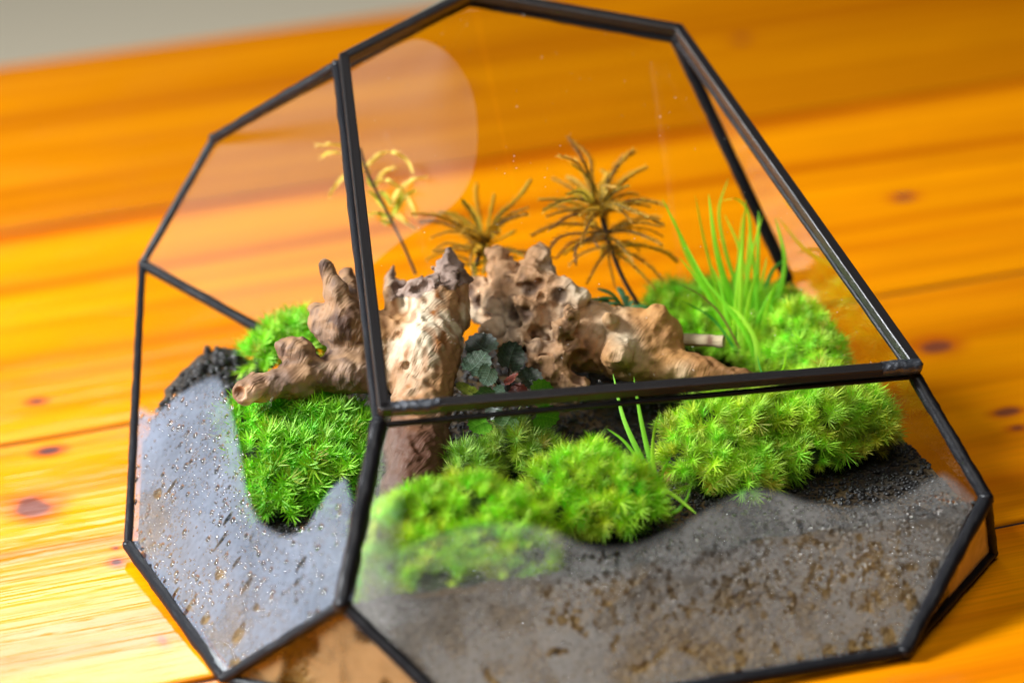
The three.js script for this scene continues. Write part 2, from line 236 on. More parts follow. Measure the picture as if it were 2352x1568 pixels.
{ // left pane: bright mist along the glass, a clear valley in front of the moss
  const top = smoothPts([[318, 925], [352, 940], [400, 905], [455, 868], [500, 856], [522, 905], [540, 960], [556, 1040], [572, 1130], [600, 1190], [650, 1218], [690, 1210], [722, 1165], [760, 1110], [793, 1090], [806, 1120], [820, 1180]]);
  const outline = [...top, [806, 1375], [510, 1545], [302, 1252]];
  const rnd = rngOf(91), wipes = [];
  for (let i = 0; i < 17; i++) wipes.push(0);
  const spots = [[358, 1130, 14, 10], [392, 1115, 5, 18], [520, 1190, 6, 14], [505, 1240, 5, 20], [540, 1290, 5, 14], [500, 1320, 14, 12], [325, 1275, 12, 9], [400, 1360, 6, 13], [430, 1395, 8, 22], [470, 1420, 12, 13], [545, 1455, 16, 18], [640, 1510, 12, 22], [565, 1340, 8, 20], [585, 1395, 10, 8], [535, 1525, 14, 14], [690, 1290, 7, 16], [680, 1335, 6, 10], [600, 1180, 3, 8], [575, 1230, 3, 9]].map(([x, y, a, b]) => { const [e1, e2] = basis(PL.left), o = PL.left.projectPoint(BASE, V3()), q = onPlane(x, y, PL.left).sub(o); return [q.dot(e1), q.dot(e2), a * 0.000155, b * 0.00016]; });
  const list = [], dense = [[330, 940], [520, 905], [640, 1060], [720, 1280], [780, 1370], [540, 1510], [310, 1250], [318, 930]];
  while (list.length < 2000) { const x = 300 + rnd() * 500, y = 900 + rnd() * 640; if (!inPoly(x, y, outline) || rnd() > 0.25 + 1.1 * (0.5 + fbm2(x / 90, y / 90, 31, 2)) * (1 - sstep(560, 790, x))) continue; const big = rnd() < 0.11; list.push([x, y, (big ? 0.5 + 0.6 * rnd() : 0.16 + 0.24 * rnd()) * 0.001]); }
  film('pane_film', pane.left, PL.left, outline, top, [0.23, 0.27, 0.37], (a, b, d) => {
    let k = 0.55 + 0.18 * sstep(0.02, -0.05, b) + 0.36 * fbm2(a * 60, b * 60, 4, 4) - 0.25 * sstep(0.0, 0.5, noise2(a * 45 + 9, b * 45, 5)) + 0.10 * noise2(a * 900, b * 900, 6);
    for (const [x, y, rx, ry] of spots) { const e = Math.hypot((a - x) / rx, (b - y) / ry) + 0.5 * noise2(a * 700, b * 700, 8); k *= 0.08 + 0.92 * sstep(0.8, 1.15, e); }
    return k * sstep(0.0, 0.0028, d);
  }, list, 1024, 1280);
  droplets(pane.left, PL.left, list);
}
{ // front pane: grey mist with a wavy upper rim, cleared runs near the bottom
  const top = smoothPts([[840, 1290], [900, 1255], [1000, 1215], [1120, 1190], [1230, 1196], [1290, 1215], [1340, 1238], [1400, 1245], [1470, 1235], [1540, 1205], [1610, 1165], [1680, 1128], [1735, 1112], [1790, 1120], [1850, 1140], [1920, 1150], [2000, 1148], [2070, 1128], [2120, 1098], [2165, 1075], [2190, 1085], [2245, 1135]]);
  const outline = [...top, [2078, 1490], [1080, 1655], [822, 1400]];
  const [e1, e2] = basis(PL.front), o = PL.front.projectPoint(BASE, V3()), rnd = rngOf(17);
  const flat = (x, y) => { const q = onPlane(x, y, PL.front).sub(o); return [q.dot(e1), q.dot(e2)]; };
  const mossAt = flat(1010, 1270), runs = [];   // branching cleared runs
  const addRun = (x, y, n, step, w) => { let a = rnd() * 6.28; const pts = [flat(x, y)]; for (let i = 0; i < n; i++) { a += (rnd() - 0.5) * 2.0; x += Math.cos(a) * step; y += Math.sin(a) * step * 0.8; pts.push(flat(x, y)); } runs.push([pts, w]); };
  for (const [x, y, n, w] of [[1890, 1250, 5, 5], [1870, 1290, 6, 4], [1910, 1310, 5, 3], [1850, 1240, 4, 4], [1960, 1275, 3, 6], [2100, 1300, 3, 7], [2150, 1290, 3, 6], [2010, 1270, 3, 6], [1740, 1340, 4, 4], [1690, 1320, 4, 4], [1650, 1370, 3, 6], [1780, 1370, 3, 5], [1820, 1370, 3, 5], [1560, 1390, 4, 3], [1500, 1360, 3, 4], [1900, 1370, 3, 4], [2000, 1400, 2, 3], [1980, 1330, 3, 3], [1420, 1460, 3, 4], [1330, 1420, 3, 3], [1260, 1500, 3, 5], [1700, 1440, 3, 4], [1850, 1530, 2, 5], [1600, 1500, 3, 4], [2040, 1350, 2, 3], [1770, 1260, 2, 2], [1530, 1490, 3, 4], [1120, 1540, 4, 5], [1450, 1530, 3, 6], [1690, 1530, 3, 6]]) addRun(x, y, n, 14, w);
  for (const [x, y, w] of [[2090, 1375, 14], [1990, 1470, 10], [2040, 1460, 12], [1905, 1500, 11], [1960, 1490, 9], [1700, 1510, 8], [1850, 1545, 11], [1780, 1490, 6]]) runs.push([[flat(x, y - 8), flat(x + 4, y + 10)], w]);
  for (let i = 0; i < 260; i++) { const x = 1250 + rnd() * 850, y = 1210 + rnd() * 190 + (1900 - x) * 0.10; if (inPoly(x, y, outline)) runs.push([[flat(x, y), flat(x + (rnd() - 0.5) * 8, y + rnd() * 10)], 1.5 + rnd() * 3.4]); }
  const info = runs.map(([p, w]) => { const xs = p.map((q) => q[0]), ys = p.map((q) => q[1]); return [p, w * 0.00018, Math.min(...xs) - 0.002, Math.max(...xs) + 0.002, Math.min(...ys) - 0.002, Math.max(...ys) + 0.002]; });
  const list = [];
  while (list.length < 3600) { const x = 830 + rnd() * 1430, y = 1130 + rnd() * 440; if (!inPoly(x, y, outline)) continue; const band = Math.exp(-(((y - 1250 - (1900 - x) * 0.12) / 70) ** 2)), right = sstep(1500, 2150, x); if (rnd() > 0.12 + 0.7 * band + 0.35 * right) continue; if (distPoly(...flat(x, y), top.map(([p, q]) => flat(p, q))) < 0.003) continue; const big = rnd() < 0.22 * (0.3 + right); list.push([x, y, (big ? 0.34 + 0.4 * rnd() : 0.16 + 0.24 * rnd()) * 0.001]); }
  film('pane_film', pane.front, PL.front, outline, top, [0.54, 0.52, 0.50], (a, b, d) => {
    let k = 0.48 + 0.30 * fbm2(a * 45, b * 45, 14, 4) - 0.20 * sstep(0.05, 0.45, noise2(a * 150, b * 150, 23)) + 0.10 * noise2(a * 1100, b * 1100, 16);
    const n = 0.00035 * noise2(a * 800, b * 800, 19);
    for (const [p, w, x0, x1, y0, y1] of info) { if (a < x0 || a > x1 || b < y0 || b > y1) continue; k *= 0.04 + 0.96 * sstep(w * 0.75, w * 1.25 + 0.0001, distPoly(a, b, p) + n); }
    k *= 1 - 0.5 * Math.exp(-(((a - mossAt[0]) / 0.022) ** 2) - ((b - mossAt[1]) / 0.016) ** 2);
    return k * sstep(0, 0.0035, d);
  }, list, 2048, 1024);
  droplets(pane.front, PL.front, list);
}
for (const [face, poly4, hue] of [['cornerRight', [[2262, 1152], [2284, 1266], [2082, 1490]], [0.95, 0.78, 0.45]], ['cornerLeft', [[806, 1396], [512, 1554], [1066, 1660]], [0.36, 0.22, 0.09]]]) {   // wet film on the low corner panes, its amber painting the table reflection
  film('pane_film', pane[face], PL[face], poly4, poly4, hue, (a, b) => clamp((face === 'cornerRight' ? 0.92 : 0.62) + 0.6 * fbm2(a * 120, b * 120, 61, 4) - 0.75 * sstep(0.0, 0.4, noise2(a * 230, b * 150, 63)), 0, 1), [], 256, 256, 0.08);
}
{ // thin pale film on the upper back pane, with a rounded end
  const out = [...smoothPts([[499, 333], [620, 256], [780, 180], [900, 112], [965, 92], [1035, 130], [1082, 205], [1097, 300], [1088, 390], [1060, 450], [1005, 500], [900, 570], [800, 660], [660, 765]], 5), [600, 742], [340, 606]];
  const g = polyGeo(poly(out, PL.backUpperLeft), PL.backUpperLeft, -0.0004);
  const m = new THREE.MeshPhysicalMaterial({ color: rgb(0.92, 0.86, 0.80), roughness: 0.9, transmission: 0.5, thickness: 0, transparent: true, opacity: 0.10 }); m.name = 'thin_pale_film';
  const f = part('pane_film', g, m, pane.backUpperLeft); f.castShadow = false;
}

// ---------------------------------------------------------------- soil
const probe = V3(), soilH = (x, z) => 0.0075 * sstep(0.011, 0.001, -PL.front.distanceToPoint(probe.set(x, 0.022, z))) + 0.0155 + 0.0165 * (1 - sstep(0.035, 0.105, z)) + 0.0100 * Math.exp(-(((x + 0.090) / 0.020) ** 2) - ((z - 0.085) / 0.03) ** 2) + 0.003 * Math.exp(-(((x + 0.03) / 0.03) ** 2)) + 0.0011 * noise2(x * 120, z * 120, 5) + 0.0006 * noise2(x * 420, z * 420, 6);
const soilTex = dataTex(512, 512, (s, t) => { const n = fbm2(s * 40, t * 40, 51, 3), f = noise2(s * 150, t * 150, 53); return [0.5 + 0.5 * n + 0.25 * f]; });
const soilMat = new THREE.MeshStandardMaterial({ vertexColors: true, roughness: 0.7, bumpMap: soilTex, bumpScale: 0.0016 }); soilMat.name = 'soil';
let soilMesh;
{
  const hullPts = Object.values(VT).map((p) => p.clone().sub(centre).multiplyScalar(0.976).add(centre));
  const hull = new ConvexGeometry(hullPts); hull.deleteAttribute('uv'); const A = new Brush(hull); A.updateMatrixWorld();
  const nx = 150, nz = 120, x0 = -0.16, x1 = 0.17, z0 = -0.02, z1 = 0.27, pos = [], idx = [];
  for (let l = 0; l < 2; l++) for (let j = 0; j <= nz; j++) for (let i = 0; i <= nx; i++) { const x = lerp(x0, x1, i / nx), z = lerp(z0, z1, j / nz); pos.push(x, l ? soilH(x, z) : -0.01, z); }
  const N = (nx + 1) * (nz + 1), id = (l, i, j) => l * N + j * (nx + 1) + i;
  for (let j = 0; j < nz; j++) for (let i = 0; i < nx; i++) { idx.push(id(1, i, j), id(1, i, j + 1), id(1, i + 1, j), id(1, i + 1, j), id(1, i, j + 1), id(1, i + 1, j + 1)); idx.push(id(0, i, j), id(0, i + 1, j), id(0, i, j + 1), id(0, i + 1, j), id(0, i + 1, j + 1), id(0, i, j + 1)); }
  for (let i = 0; i < nx; i++) { idx.push(id(0, i, nz), id(0, i + 1, nz), id(1, i, nz), id(1, i, nz), id(0, i + 1, nz), id(1, i + 1, nz)); idx.push(id(0, i, 0), id(1, i, 0), id(0, i + 1, 0), id(1, i, 0), id(1, i + 1, 0), id(0, i + 1, 0)); }
  for (let j = 0; j < nz; j++) { idx.push(id(0, 0, j), id(0, 0, j + 1), id(1, 0, j), id(1, 0, j), id(0, 0, j + 1), id(1, 0, j + 1)); idx.push(id(0, nx, j), id(1, nx, j), id(0, nx, j + 1), id(1, nx, j), id(1, nx, j + 1), id(0, nx, j + 1)); }
  const hf = new THREE.BufferGeometry(); hf.setAttribute('position', new THREE.Float32BufferAttribute(pos, 3)); hf.setIndex(idx); hf.computeVertexNormals();
  const B = new Brush(hf); B.updateMatrixWorld();
  const ev = new Evaluator(); ev.attributes = ['position', 'normal']; ev.useGroups = false;
  const res = ev.evaluate(A, B, INTERSECTION), g = res.geometry.toNonIndexed ? res.geometry : res.geometry, p = g.attributes.position, col = new Float32Array(p.count * 3), uv = new Float32Array(p.count * 2);
  for (let i = 0; i < p.count; i++) { const x = p.getX(i), y = p.getY(i), z = p.getZ(i), low = 1 - sstep(-0.004, 0.006, y - soilH(x, z) + 0.0030 + 0.003 * noise3(x * 90, y * 90, z * 90)); const c = mixc([0.017, 0.015, 0.015], [0.21, 0.115, 0.022], low); col.set(c, i * 3); uv[i * 2] = (x + z * 0.35) * 9; uv[i * 2 + 1] = (y - z) * 9; }
  g.setAttribute('color', new THREE.BufferAttribute(col, 3)); g.setAttribute('uv', new THREE.BufferAttribute(uv, 2));
  soilMesh = part('potting_soil', g, soilMat);
  soilMesh.userData.kind = 'stuff'; tag(soilMesh, 'black crumbly soil layer filling the bottom of the glass terrarium', 'soil', null, 'stuff');
  const crumb = new THREE.IcosahedronGeometry(1, 1), cp = crumb.attributes.position; for (let i = 0; i < cp.count; i++) { const v = V3().fromBufferAttribute(cp, i), s = 1 + 0.35 * noise3(v.x * 1.9 + 3, v.y * 1.9, v.z * 1.9); cp.setXYZ(i, v.x * s, v.y * s, v.z * s); } crumb.computeVertexNormals();
  const rnd = rngOf(3), mats = [], m = new THREE.Matrix4(), q = new THREE.Quaternion();
  for (let i = 0; i < 60000 && mats.length < 17000; i++) {
    const x = lerp(-0.13, 0.14, rnd()), z = lerp(0.02, 0.24, rnd()), y = soilH(x, z), p = V3(x, y, z), r = (0.35 + 0.55 * rnd() * rnd()) * 0.001; if (insideBy(p) < 0.0016 + r) continue;
    q.setFromEuler(new THREE.Euler(rnd() * 6, rnd() * 6, rnd() * 6)); mats.push(m.compose(p.setY(y + r * 0.3), q, V3(r, r * (0.7 + 0.4 * rnd()), r)).clone());
  }
  for (let i = 0; i < 520; i++) { // crumbs banked against the left panes
    const x = lerp(-0.112, -0.06, rnd()), z = lerp(0.055, 0.11, rnd()), y = soilH(x, z), r = (0.7 + 0.8 * rnd()) * 0.001, p = V3(x, y + r * 0.6, z); if (insideBy(p) < 0.001 + r) continue;
    q.setFromEuler(new THREE.Euler(rnd() * 6, rnd() * 6, rnd() * 6)); mats.push(m.compose(p, q, V3(r, r, r)).clone());
  }
  const im = new THREE.InstancedMesh(crumb, new THREE.MeshStandardMaterial({ color: rgb(0.02, 0.018, 0.018), roughness: 0.45 }), mats.length); mats.forEach((k, i) => im.setMatrixAt(i, k));
  im.name = 'soil_crumb'; im.userData.kind = 'stuff'; soilMesh.add(im);
}
const onSoil = (px, py) => { let p = atY(px, py, 0.02); for (let i = 0; i < 12; i++) p = atY(px, py, soilH(p.x, p.z)); return p; };

// ---------------------------------------------------------------- driftwood
const smin = (a, b, k) => { const h = clamp(0.5 + 0.5 * (b - a) / k, 0, 1); return lerp(b, a, h) - k * h * (1 - h); };
function cone(p, a, b, ra, rb) { const bx = b.x - a.x, by = b.y - a.y, bz = b.z - a.z, px = p.x - a.x, py = p.y - a.y, pz = p.z - a.z, t = clamp((px * bx + py * by + pz * bz) / (bx * bx + by * by + bz * bz), 0, 1), dx = px - bx * t, dy = py - by * t, dz = pz - bz * t; return Math.sqrt(dx * dx + dy * dy + dz * dz) - lerp(ra, rb, t); }
const woodBump = dataTex(512, 512, (s, t) => [0.5 + 0.4 * noise2(s * 12, t * 110, 61) + 0.25 * noise2(s * 40, t * 220, 63) + 0.2 * noise2(s * 90, t * 90, 65)]);
const woodMat = new THREE.MeshPhysicalMaterial({ vertexColors: true, roughness: 0.62, bumpMap: woodBump, bumpScale: 0.00016, specularIntensity: 0.5 }); woodMat.name = 'driftwood';
function cells(x, y, z) { const X = Math.floor(x), Y = Math.floor(y), Z = Math.floor(z); let m = 9; for (let i = -1; i < 2; i++) for (let j = -1; j < 2; j++) for (let k = -1; k < 2; k++) { const a = X + i, b = Y + j, c = Z + k, dx = a + hash(a, b, c) - x, dy = b + hash(b + 31, c, a) - y, dz = c + hash(c, a + 77, b) - z, d = dx * dx + dy * dy + dz * dz; if (d < m) m = d; } return Math.sqrt(m); }
function sculpt(bones, holes, c, half, res, colorFn, rough) {
  const mc = new MarchingCubes(res, new THREE.MeshStandardMaterial(), false, false, 400000); mc.isolation = 0; const p = V3();
  for (let k = 0; k < res; k++) for (let j = 0; j < res; j++) for (let i = 0; i < res; i++) {
    p.set(c.x + (i - res / 2) / (res / 2) * half, c.y + (j - res / 2) / (res / 2) * half, c.z + (k - res / 2) / (res / 2) * half);
    let d = 1; for (const [a, b, ra, rb, kk] of bones) d = smin(d, cone(p, a, b, ra, rb), kk ?? 0.0036);
    if (Math.abs(d) < 0.006) {
      const r = rough(p);
      d += 0.0014 * fbm3(p.x * 110, p.y * 110, p.z * 110, 2) + 0.0009 * r * (Math.abs(noise3(p.x * 330, p.y * 260, p.z * 330)) - 0.25) + 0.0005 * noise3(p.x * 620, p.y * 620, p.z * 620) + r * (0.0016 * (Math.abs(fbm3(p.x * 190 + 9, p.y * 190, p.z * 190, 3)) - 0.2)) * 2 + 0.00025 * noise3(p.x * 500, p.y * 180, p.z * 500);
      if (r > 0.75 && Math.abs(d) < 0.004) d += 0.0026 * (r - 0.5) * sstep(0.42, 0.16, cells(p.x * 125, p.y * 125, p.z * 125));
      for (const [h, hr, kd] of holes) { const e = hr - p.distanceTo(h); if (e > -0.002) d = -smin(-d, -e, kd ?? 0.001); }
    }
    mc.field[i + j * res + k * res * res] = -d;
  }
  mc.update();
  const n = mc.count, pa = new Float32Array(n * 3), na = new Float32Array(n * 3), col = new Float32Array(n * 3), uv = new Float32Array(n * 2);
  for (let i = 0; i < n; i++) {
    for (let k = 0; k < 3; k++) { pa[i * 3 + k] = mc.positionArray[i * 3 + k] * half + [c.x, c.y, c.z][k]; na[i * 3 + k] = mc.normalArray[i * 3 + k]; }
    p.set(pa[i * 3], pa[i * 3 + 1], pa[i * 3 + 2]); const cc = colorFn(p, V3(na[i * 3], na[i * 3 + 1], na[i * 3 + 2])); col.set(cc, i * 3); uv[i * 2] = p.y * 24; uv[i * 2 + 1] = (p.x + p.z) * 24;
  }
  let g = new THREE.BufferGeometry(); g.setAttribute('position', new THREE.BufferAttribute(pa, 3)); g.setAttribute('normal', new THREE.BufferAttribute(na, 3)); g.setAttribute('color', new THREE.BufferAttribute(col, 3)); g.setAttribute('uv', new THREE.BufferAttribute(uv, 2));
  return g;
}
const TAN = [0.55, 0.26, 0.075], CREAM = [0.84, 0.70, 0.47], BROWN = [0.25, 0.095, 0.03], MAUVE = [0.31, 0.185, 0.135], DARK = [0.05, 0.02, 0.012];
const bone = (a, b, ra, rb, k) => [at(a[0], a[1], a[2]), at(b[0], b[1], b[2]), ra * PX(a[2]), rb * PX(b[2]), k];
{
  const bones = [
    bone([1008, 690, 0.888], [985, 800, 0.88], 60, 70), bone([932, 762, 0.884], [958, 850, 0.879], 46, 60), bone([985, 800, 0.88], [968, 930, 0.872], 74, 60), bone([965, 930, 0.872], [958, 1040, 0.866], 62, 70), bone([958, 1040, 0.866], [945, 1130, 0.86], 70, 72),
    bone([1036, 584, 0.894], [1032, 660, 0.89], 17, 38, 0.002), bone([1016, 628, 0.893], [955, 690, 0.888], 28, 40, 0.002), bone([1052, 650, 0.89], [1046, 730, 0.886], 20, 32, 0.002), bone([972, 660, 0.886], [960, 700, 0.884], 14, 26, 0.0015), bone([905, 640, 0.905], [915, 700, 0.898], 22, 30, 0.002), bone([893, 668, 0.884], [905, 720, 0.885], 12, 22, 0.002),
    bone([930, 790, 0.884], [790, 750, 0.88], 60, 56), bone([790, 750, 0.88], [740, 740, 0.882], 50, 34), bone([746, 606, 0.878], [770, 668, 0.878], 12, 22, 0.002), bone([770, 668, 0.878], [800, 740, 0.879], 24, 36, 0.003), bone([795, 622, 0.89], [803, 700, 0.886], 18, 34, 0.003),
    bone([722, 712, 0.885], [760, 745, 0.882], 14, 34, 0.003), bone([930, 850, 0.882], [800, 850, 0.878], 60, 48), bone([800, 850, 0.878], [690, 870, 0.874], 46, 36), bone([690, 870, 0.874], [585, 892, 0.868], 36, 34), bone([585, 892, 0.868], [566, 900, 0.867], 34, 32, 0.001),
    bone([700, 850, 0.874], [690, 810, 0.874], 30, 28, 0.003), bone([690, 800, 0.874], [652, 800, 0.874], 28, 24, 0.003),
  ];
  const holes = [[at(935, 840, 0.871), 10 * PX(0.87), 0.0008], [at(945, 848, 0.871), 6 * PX(0.87), 0.0006], [at(548, 902, 0.864), 16 * PX(0.87), 0.0006], [at(708, 795, 0.870), 9 * PX(0.87), 0.0006]];
  const c = at(860, 850, 0.88);
  const crown = (p) => { const q = p.clone().sub(cP), dz = q.dot(cF), y = 784 - q.dot(cU) / dz * FOC, x = 1176 + q.dot(cR) / dz * FOC; return [x, y]; };
  const crownLine = at(985, 672, 0.885), cn = cU.clone().multiplyScalar(0.96).addScaledVector(cR, -0.24).normalize();
  const isCrown = (p) => sstep(-0.0004, 0.0004, p.clone().sub(crownLine).dot(cn) + 0.0016 * noise3(p.x * 300, p.y * 200, p.z * 300)) * sstep(at(880, 650, 0.88).x, at(905, 650, 0.88).x, p.x);
  const armEnd = at(690, 700, 0.878).x, footY = at(958, 985, 0.868).y;
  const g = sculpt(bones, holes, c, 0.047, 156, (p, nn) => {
    const w = fbm3(p.x * 40 + 3, p.y * 40, p.z * 40, 3), k = fbm3(p.x * 75 + 17, p.y * 60, p.z * 75, 3), wx = p.x + 0.004 * noise3(p.x * 60, p.y * 70, p.z * 60 + 4), wz = p.z + 0.004 * noise3(p.x * 60 + 9, p.y * 70, p.z * 60);
    const onLeft = 1 - sstep(at(850, 800, 0.88).x, at(880, 800, 0.88).x, p.x), wy = p.y + 0.004 * noise3(p.x * 60, p.y * 70, p.z * 60 + 9), arm = onLeft * sstep(at(700, 760, 0.876).y, at(700, 800, 0.876).y, p.y), s = arm > 0.5 ? noise3(wx * 60, wy * 560, wz * 420) * 1.25 : noise3(wx * 560, p.y * 55, wz * 560), s2 = arm > 0.5 ? noise3(wx * 35, wy * 230 + 5, wz * 200) : noise3(wx * 230 + 5, p.y * 30, wz * 230);
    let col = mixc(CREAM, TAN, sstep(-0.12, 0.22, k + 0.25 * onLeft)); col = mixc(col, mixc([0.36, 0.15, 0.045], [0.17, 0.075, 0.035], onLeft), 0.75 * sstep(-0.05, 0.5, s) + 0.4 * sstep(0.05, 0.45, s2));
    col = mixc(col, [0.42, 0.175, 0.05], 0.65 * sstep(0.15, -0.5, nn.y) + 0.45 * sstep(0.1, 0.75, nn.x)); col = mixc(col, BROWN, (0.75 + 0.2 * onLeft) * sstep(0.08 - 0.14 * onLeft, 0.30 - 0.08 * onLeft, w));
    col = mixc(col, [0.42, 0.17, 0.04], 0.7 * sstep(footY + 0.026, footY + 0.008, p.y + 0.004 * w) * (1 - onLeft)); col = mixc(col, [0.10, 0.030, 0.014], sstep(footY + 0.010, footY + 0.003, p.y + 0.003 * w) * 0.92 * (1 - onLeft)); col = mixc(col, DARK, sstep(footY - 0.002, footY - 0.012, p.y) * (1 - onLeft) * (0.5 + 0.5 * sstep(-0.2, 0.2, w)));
    const cz = isCrown(p); col = mixc(col, mixc([0.36, 0.235, 0.185], [0.20, 0.11, 0.075], sstep(-0.1, 0.25, fbm3(p.x * 240, p.y * 240, p.z * 240, 2))), cz * 0.95);
    col = mixc(col, MAUVE, 0.7 * onLeft * sstep(0.0, 0.3, fbm3(p.x * 90 + 40, p.y * 90, p.z * 90, 2))); col = mixc(col, DARK, 0.7 * cz * (1 - cz) * 4 * 0.6);
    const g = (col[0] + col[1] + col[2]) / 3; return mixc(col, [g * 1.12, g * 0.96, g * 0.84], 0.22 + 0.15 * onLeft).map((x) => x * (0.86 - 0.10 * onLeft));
  }, (p) => 0.35 + 1.3 * isCrown(p));
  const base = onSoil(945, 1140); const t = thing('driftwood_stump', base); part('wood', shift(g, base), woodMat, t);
  tag(t, 'upright pale driftwood stump with flared rough crown and curling side arms behind the corner bar', 'driftwood');
}
{
  const bones = [
    bone([1150, 700, 0.905], [1240, 730, 0.902], 54, 80), bone([1240, 730, 0.902], [1340, 765, 0.9], 78, 74), bone([1340, 775, 0.9], [1450, 785, 0.898], 74, 76), bone([1450, 785, 0.898], [1510, 780, 0.897], 76, 64), bone([1440, 830, 0.893], [1600, 850, 0.891], 44, 34), bone([1600, 850, 0.891], [1770, 885, 0.886], 34, 17),
    bone([1143, 592, 0.906], [1165, 640, 0.904], 28, 32, 0.002), bone([1165, 640, 0.904], [1210, 690, 0.9], 34, 48, 0.003), bone([1238, 590, 0.902], [1238, 640, 0.901], 26, 32, 0.002), bone([1238, 640, 0.901], [1245, 690, 0.9], 36, 50, 0.003),
    bone([1095, 670, 0.912], [1120, 700, 0.91], 34, 42, 0.003), bone([1120, 760, 0.9], [1160, 780, 0.9], 20, 34, 0.003), bone([1190, 690, 0.89], [1220, 720, 0.892], 14, 30, 0.002), bone([1396, 733, 0.886], [1410, 745, 0.892], 15, 24, 0.0015), bone([1420, 815, 0.885], [1425, 800, 0.892], 36, 44, 0.0015), bone([1512, 722, 0.892], [1500, 760, 0.895], 22, 44, 0.003),
    bone([1300, 800, 0.89], [1250, 850, 0.888], 40, 40), bone([1250, 850, 0.888], [1330, 890, 0.886], 30, 30), bone([1220, 640, 0.896], [1330, 690, 0.892], 34, 26, 0.003), bone([1310, 720, 0.886], [1290, 760, 0.886], 24, 26, 0.0015), bone([1180, 780, 0.892], [1290, 820, 0.886], 26, 24, 0.0015),
  ];
  const P = PX(0.89), holes = [[at(1330, 832, 0.887), 30 * P, 0.001], [at(1238, 652, 0.8925), 14 * P, 0.0008], [at(1175, 728, 0.889), 30 * P, 0.001], [at(1408, 820, 0.8785), 20 * P, 0.0008], [at(1255, 762, 0.886), 16 * P, 0.001], [at(1320, 700, 0.886), 12 * P, 0.0008], [at(1300, 780, 0.8835), 13 * P, 0.0008], [at(1236, 580, 0.896), 11 * P, 0.0006], [at(1105, 690, 0.906), 14 * P, 0.0008], [at(1210, 745, 0.886), 10 * P, 0.0006], [at(1196, 700, 0.884), 8 * P, 0.0006], [at(1350, 740, 0.886), 12 * P, 0.0006], [at(1520, 760, 0.888), 14 * P, 0.001], [at(1230, 800, 0.884), 14 * P, 0.0008]];
  const c = at(1420, 750, 0.898), mid = at(1350, 740, 0.9).x, rootX = at(1556, 800, 0.895).x, topN = cU.clone();
  const ref = at(1420, 745, 0.9);
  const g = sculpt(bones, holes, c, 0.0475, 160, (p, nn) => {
    const s = fbm3(p.x * 90, p.y * 260, p.z * 260, 3), w = fbm3(p.x * 42 + 8, p.y * 42, p.z * 42, 3), f = noise3(p.x * 900, p.y * 900, p.z * 900), left = 1 - sstep(mid - 0.006, mid + 0.006, p.x + 0.004 * w);
    const bark = clamp(left * 0.75 + 0.6 * sstep(0.1, 0.4, fbm3(p.x * 70, p.y * 70 + 5, p.z * 70, 2)), 0, 1);
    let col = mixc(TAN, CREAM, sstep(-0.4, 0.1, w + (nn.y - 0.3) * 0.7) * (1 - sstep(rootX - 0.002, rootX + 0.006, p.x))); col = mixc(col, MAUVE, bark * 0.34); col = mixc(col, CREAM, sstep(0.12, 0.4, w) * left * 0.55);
    col = mixc(col, BROWN, 0.4 * sstep(0.1, 0.45, s)); col = mixc(col, CREAM, 0.85 * sstep(-0.05, 0.4, nn.y + 0.3 * w) * (0.25 + 0.75 * sstep(mid - 0.006, mid + 0.004, p.x)) * (1 - sstep(rootX - 0.002, rootX + 0.006, p.x))); col = mixc(col, BROWN, 0.8 * sstep(0.1, -0.6, nn.y)); col = mixc(col, [0.33, 0.14, 0.04], 0.7 * sstep(rootX - 0.002, rootX + 0.008, p.x)); col = mixc(col, DARK, sstep(rootX, rootX + 0.02, p.x) * 0.45 + 0.45 * sstep(0.004, 0.012, ref.y - p.y - 0.006));  // tops bleached cream, with light from above also painted in; undersides browner
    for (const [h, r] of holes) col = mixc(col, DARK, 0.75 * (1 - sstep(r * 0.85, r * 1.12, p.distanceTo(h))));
    col = mixc(col, DARK, 0.8 * left * sstep(0.40, 0.22, cells(p.x * 125, p.y * 125, p.z * 125))); col = mixc(col, [(col[0] + col[1] + col[2]) * 0.37, (col[0] + col[1] + col[2]) * 0.32, (col[0] + col[1] + col[2]) * 0.28], 0.08 + 0.14 * left); const cr = sstep(0.2, 0.02, Math.abs(noise3(p.x * 230, p.y * 230, p.z * 230))); col = mixc(col, DARK, 0.55 * cr * left); return col.map((x) => x * (1 + 0.12 * f));
  }, (p) => 0.3 + 0.75 * (1 - sstep(mid - 0.008, mid + 0.004, p.x)));
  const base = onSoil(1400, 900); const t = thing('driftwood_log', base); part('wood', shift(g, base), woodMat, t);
  tag(t, 'gnarled driftwood log full of knots and holes lying behind the door bar', 'driftwood');
}
{ // pale cut twig beside the log
  const a = at(1500, 776, 0.900), b = at(1663, 784, 0.893), r = 15 * PX(0.903), g = cameGeo(a, b, r, 1.0, 7, V3(0, 1, 0)), p = g.attributes.position, col = new Float32Array(p.count * 3);
  for (let i = 0; i < p.count; i++) { const x = p.getX(i), y = p.getY(i), z = p.getZ(i); col.set(mixc([0.56, 0.44, 0.27], [0.14, 0.05, 0.03], 0.85 * sstep(0.15, 0.45, fbm3(x * 260, y * 160, z * 160, 3))), i * 3); }
  g.setAttribute('color', new THREE.BufferAttribute(col, 3));
  const base = a.clone().lerp(b, 0.5), t = thing('twig', base); part('bark', shift(g, base), woodMat, t);
  const cap = new THREE.CircleGeometry(r * 0.98, 14); cap.lookAt(b.clone().sub(a)); cap.translate(...b.clone().sub(base).toArray()); part('cut_end', cap, new THREE.MeshStandardMaterial({ color: rgb(0.48, 0.34, 0.2), roughness: 0.8 }), t);
  tag(t, 'short pale cut twig sticking out beside the driftwood log near the tall grass', 'twig');
}

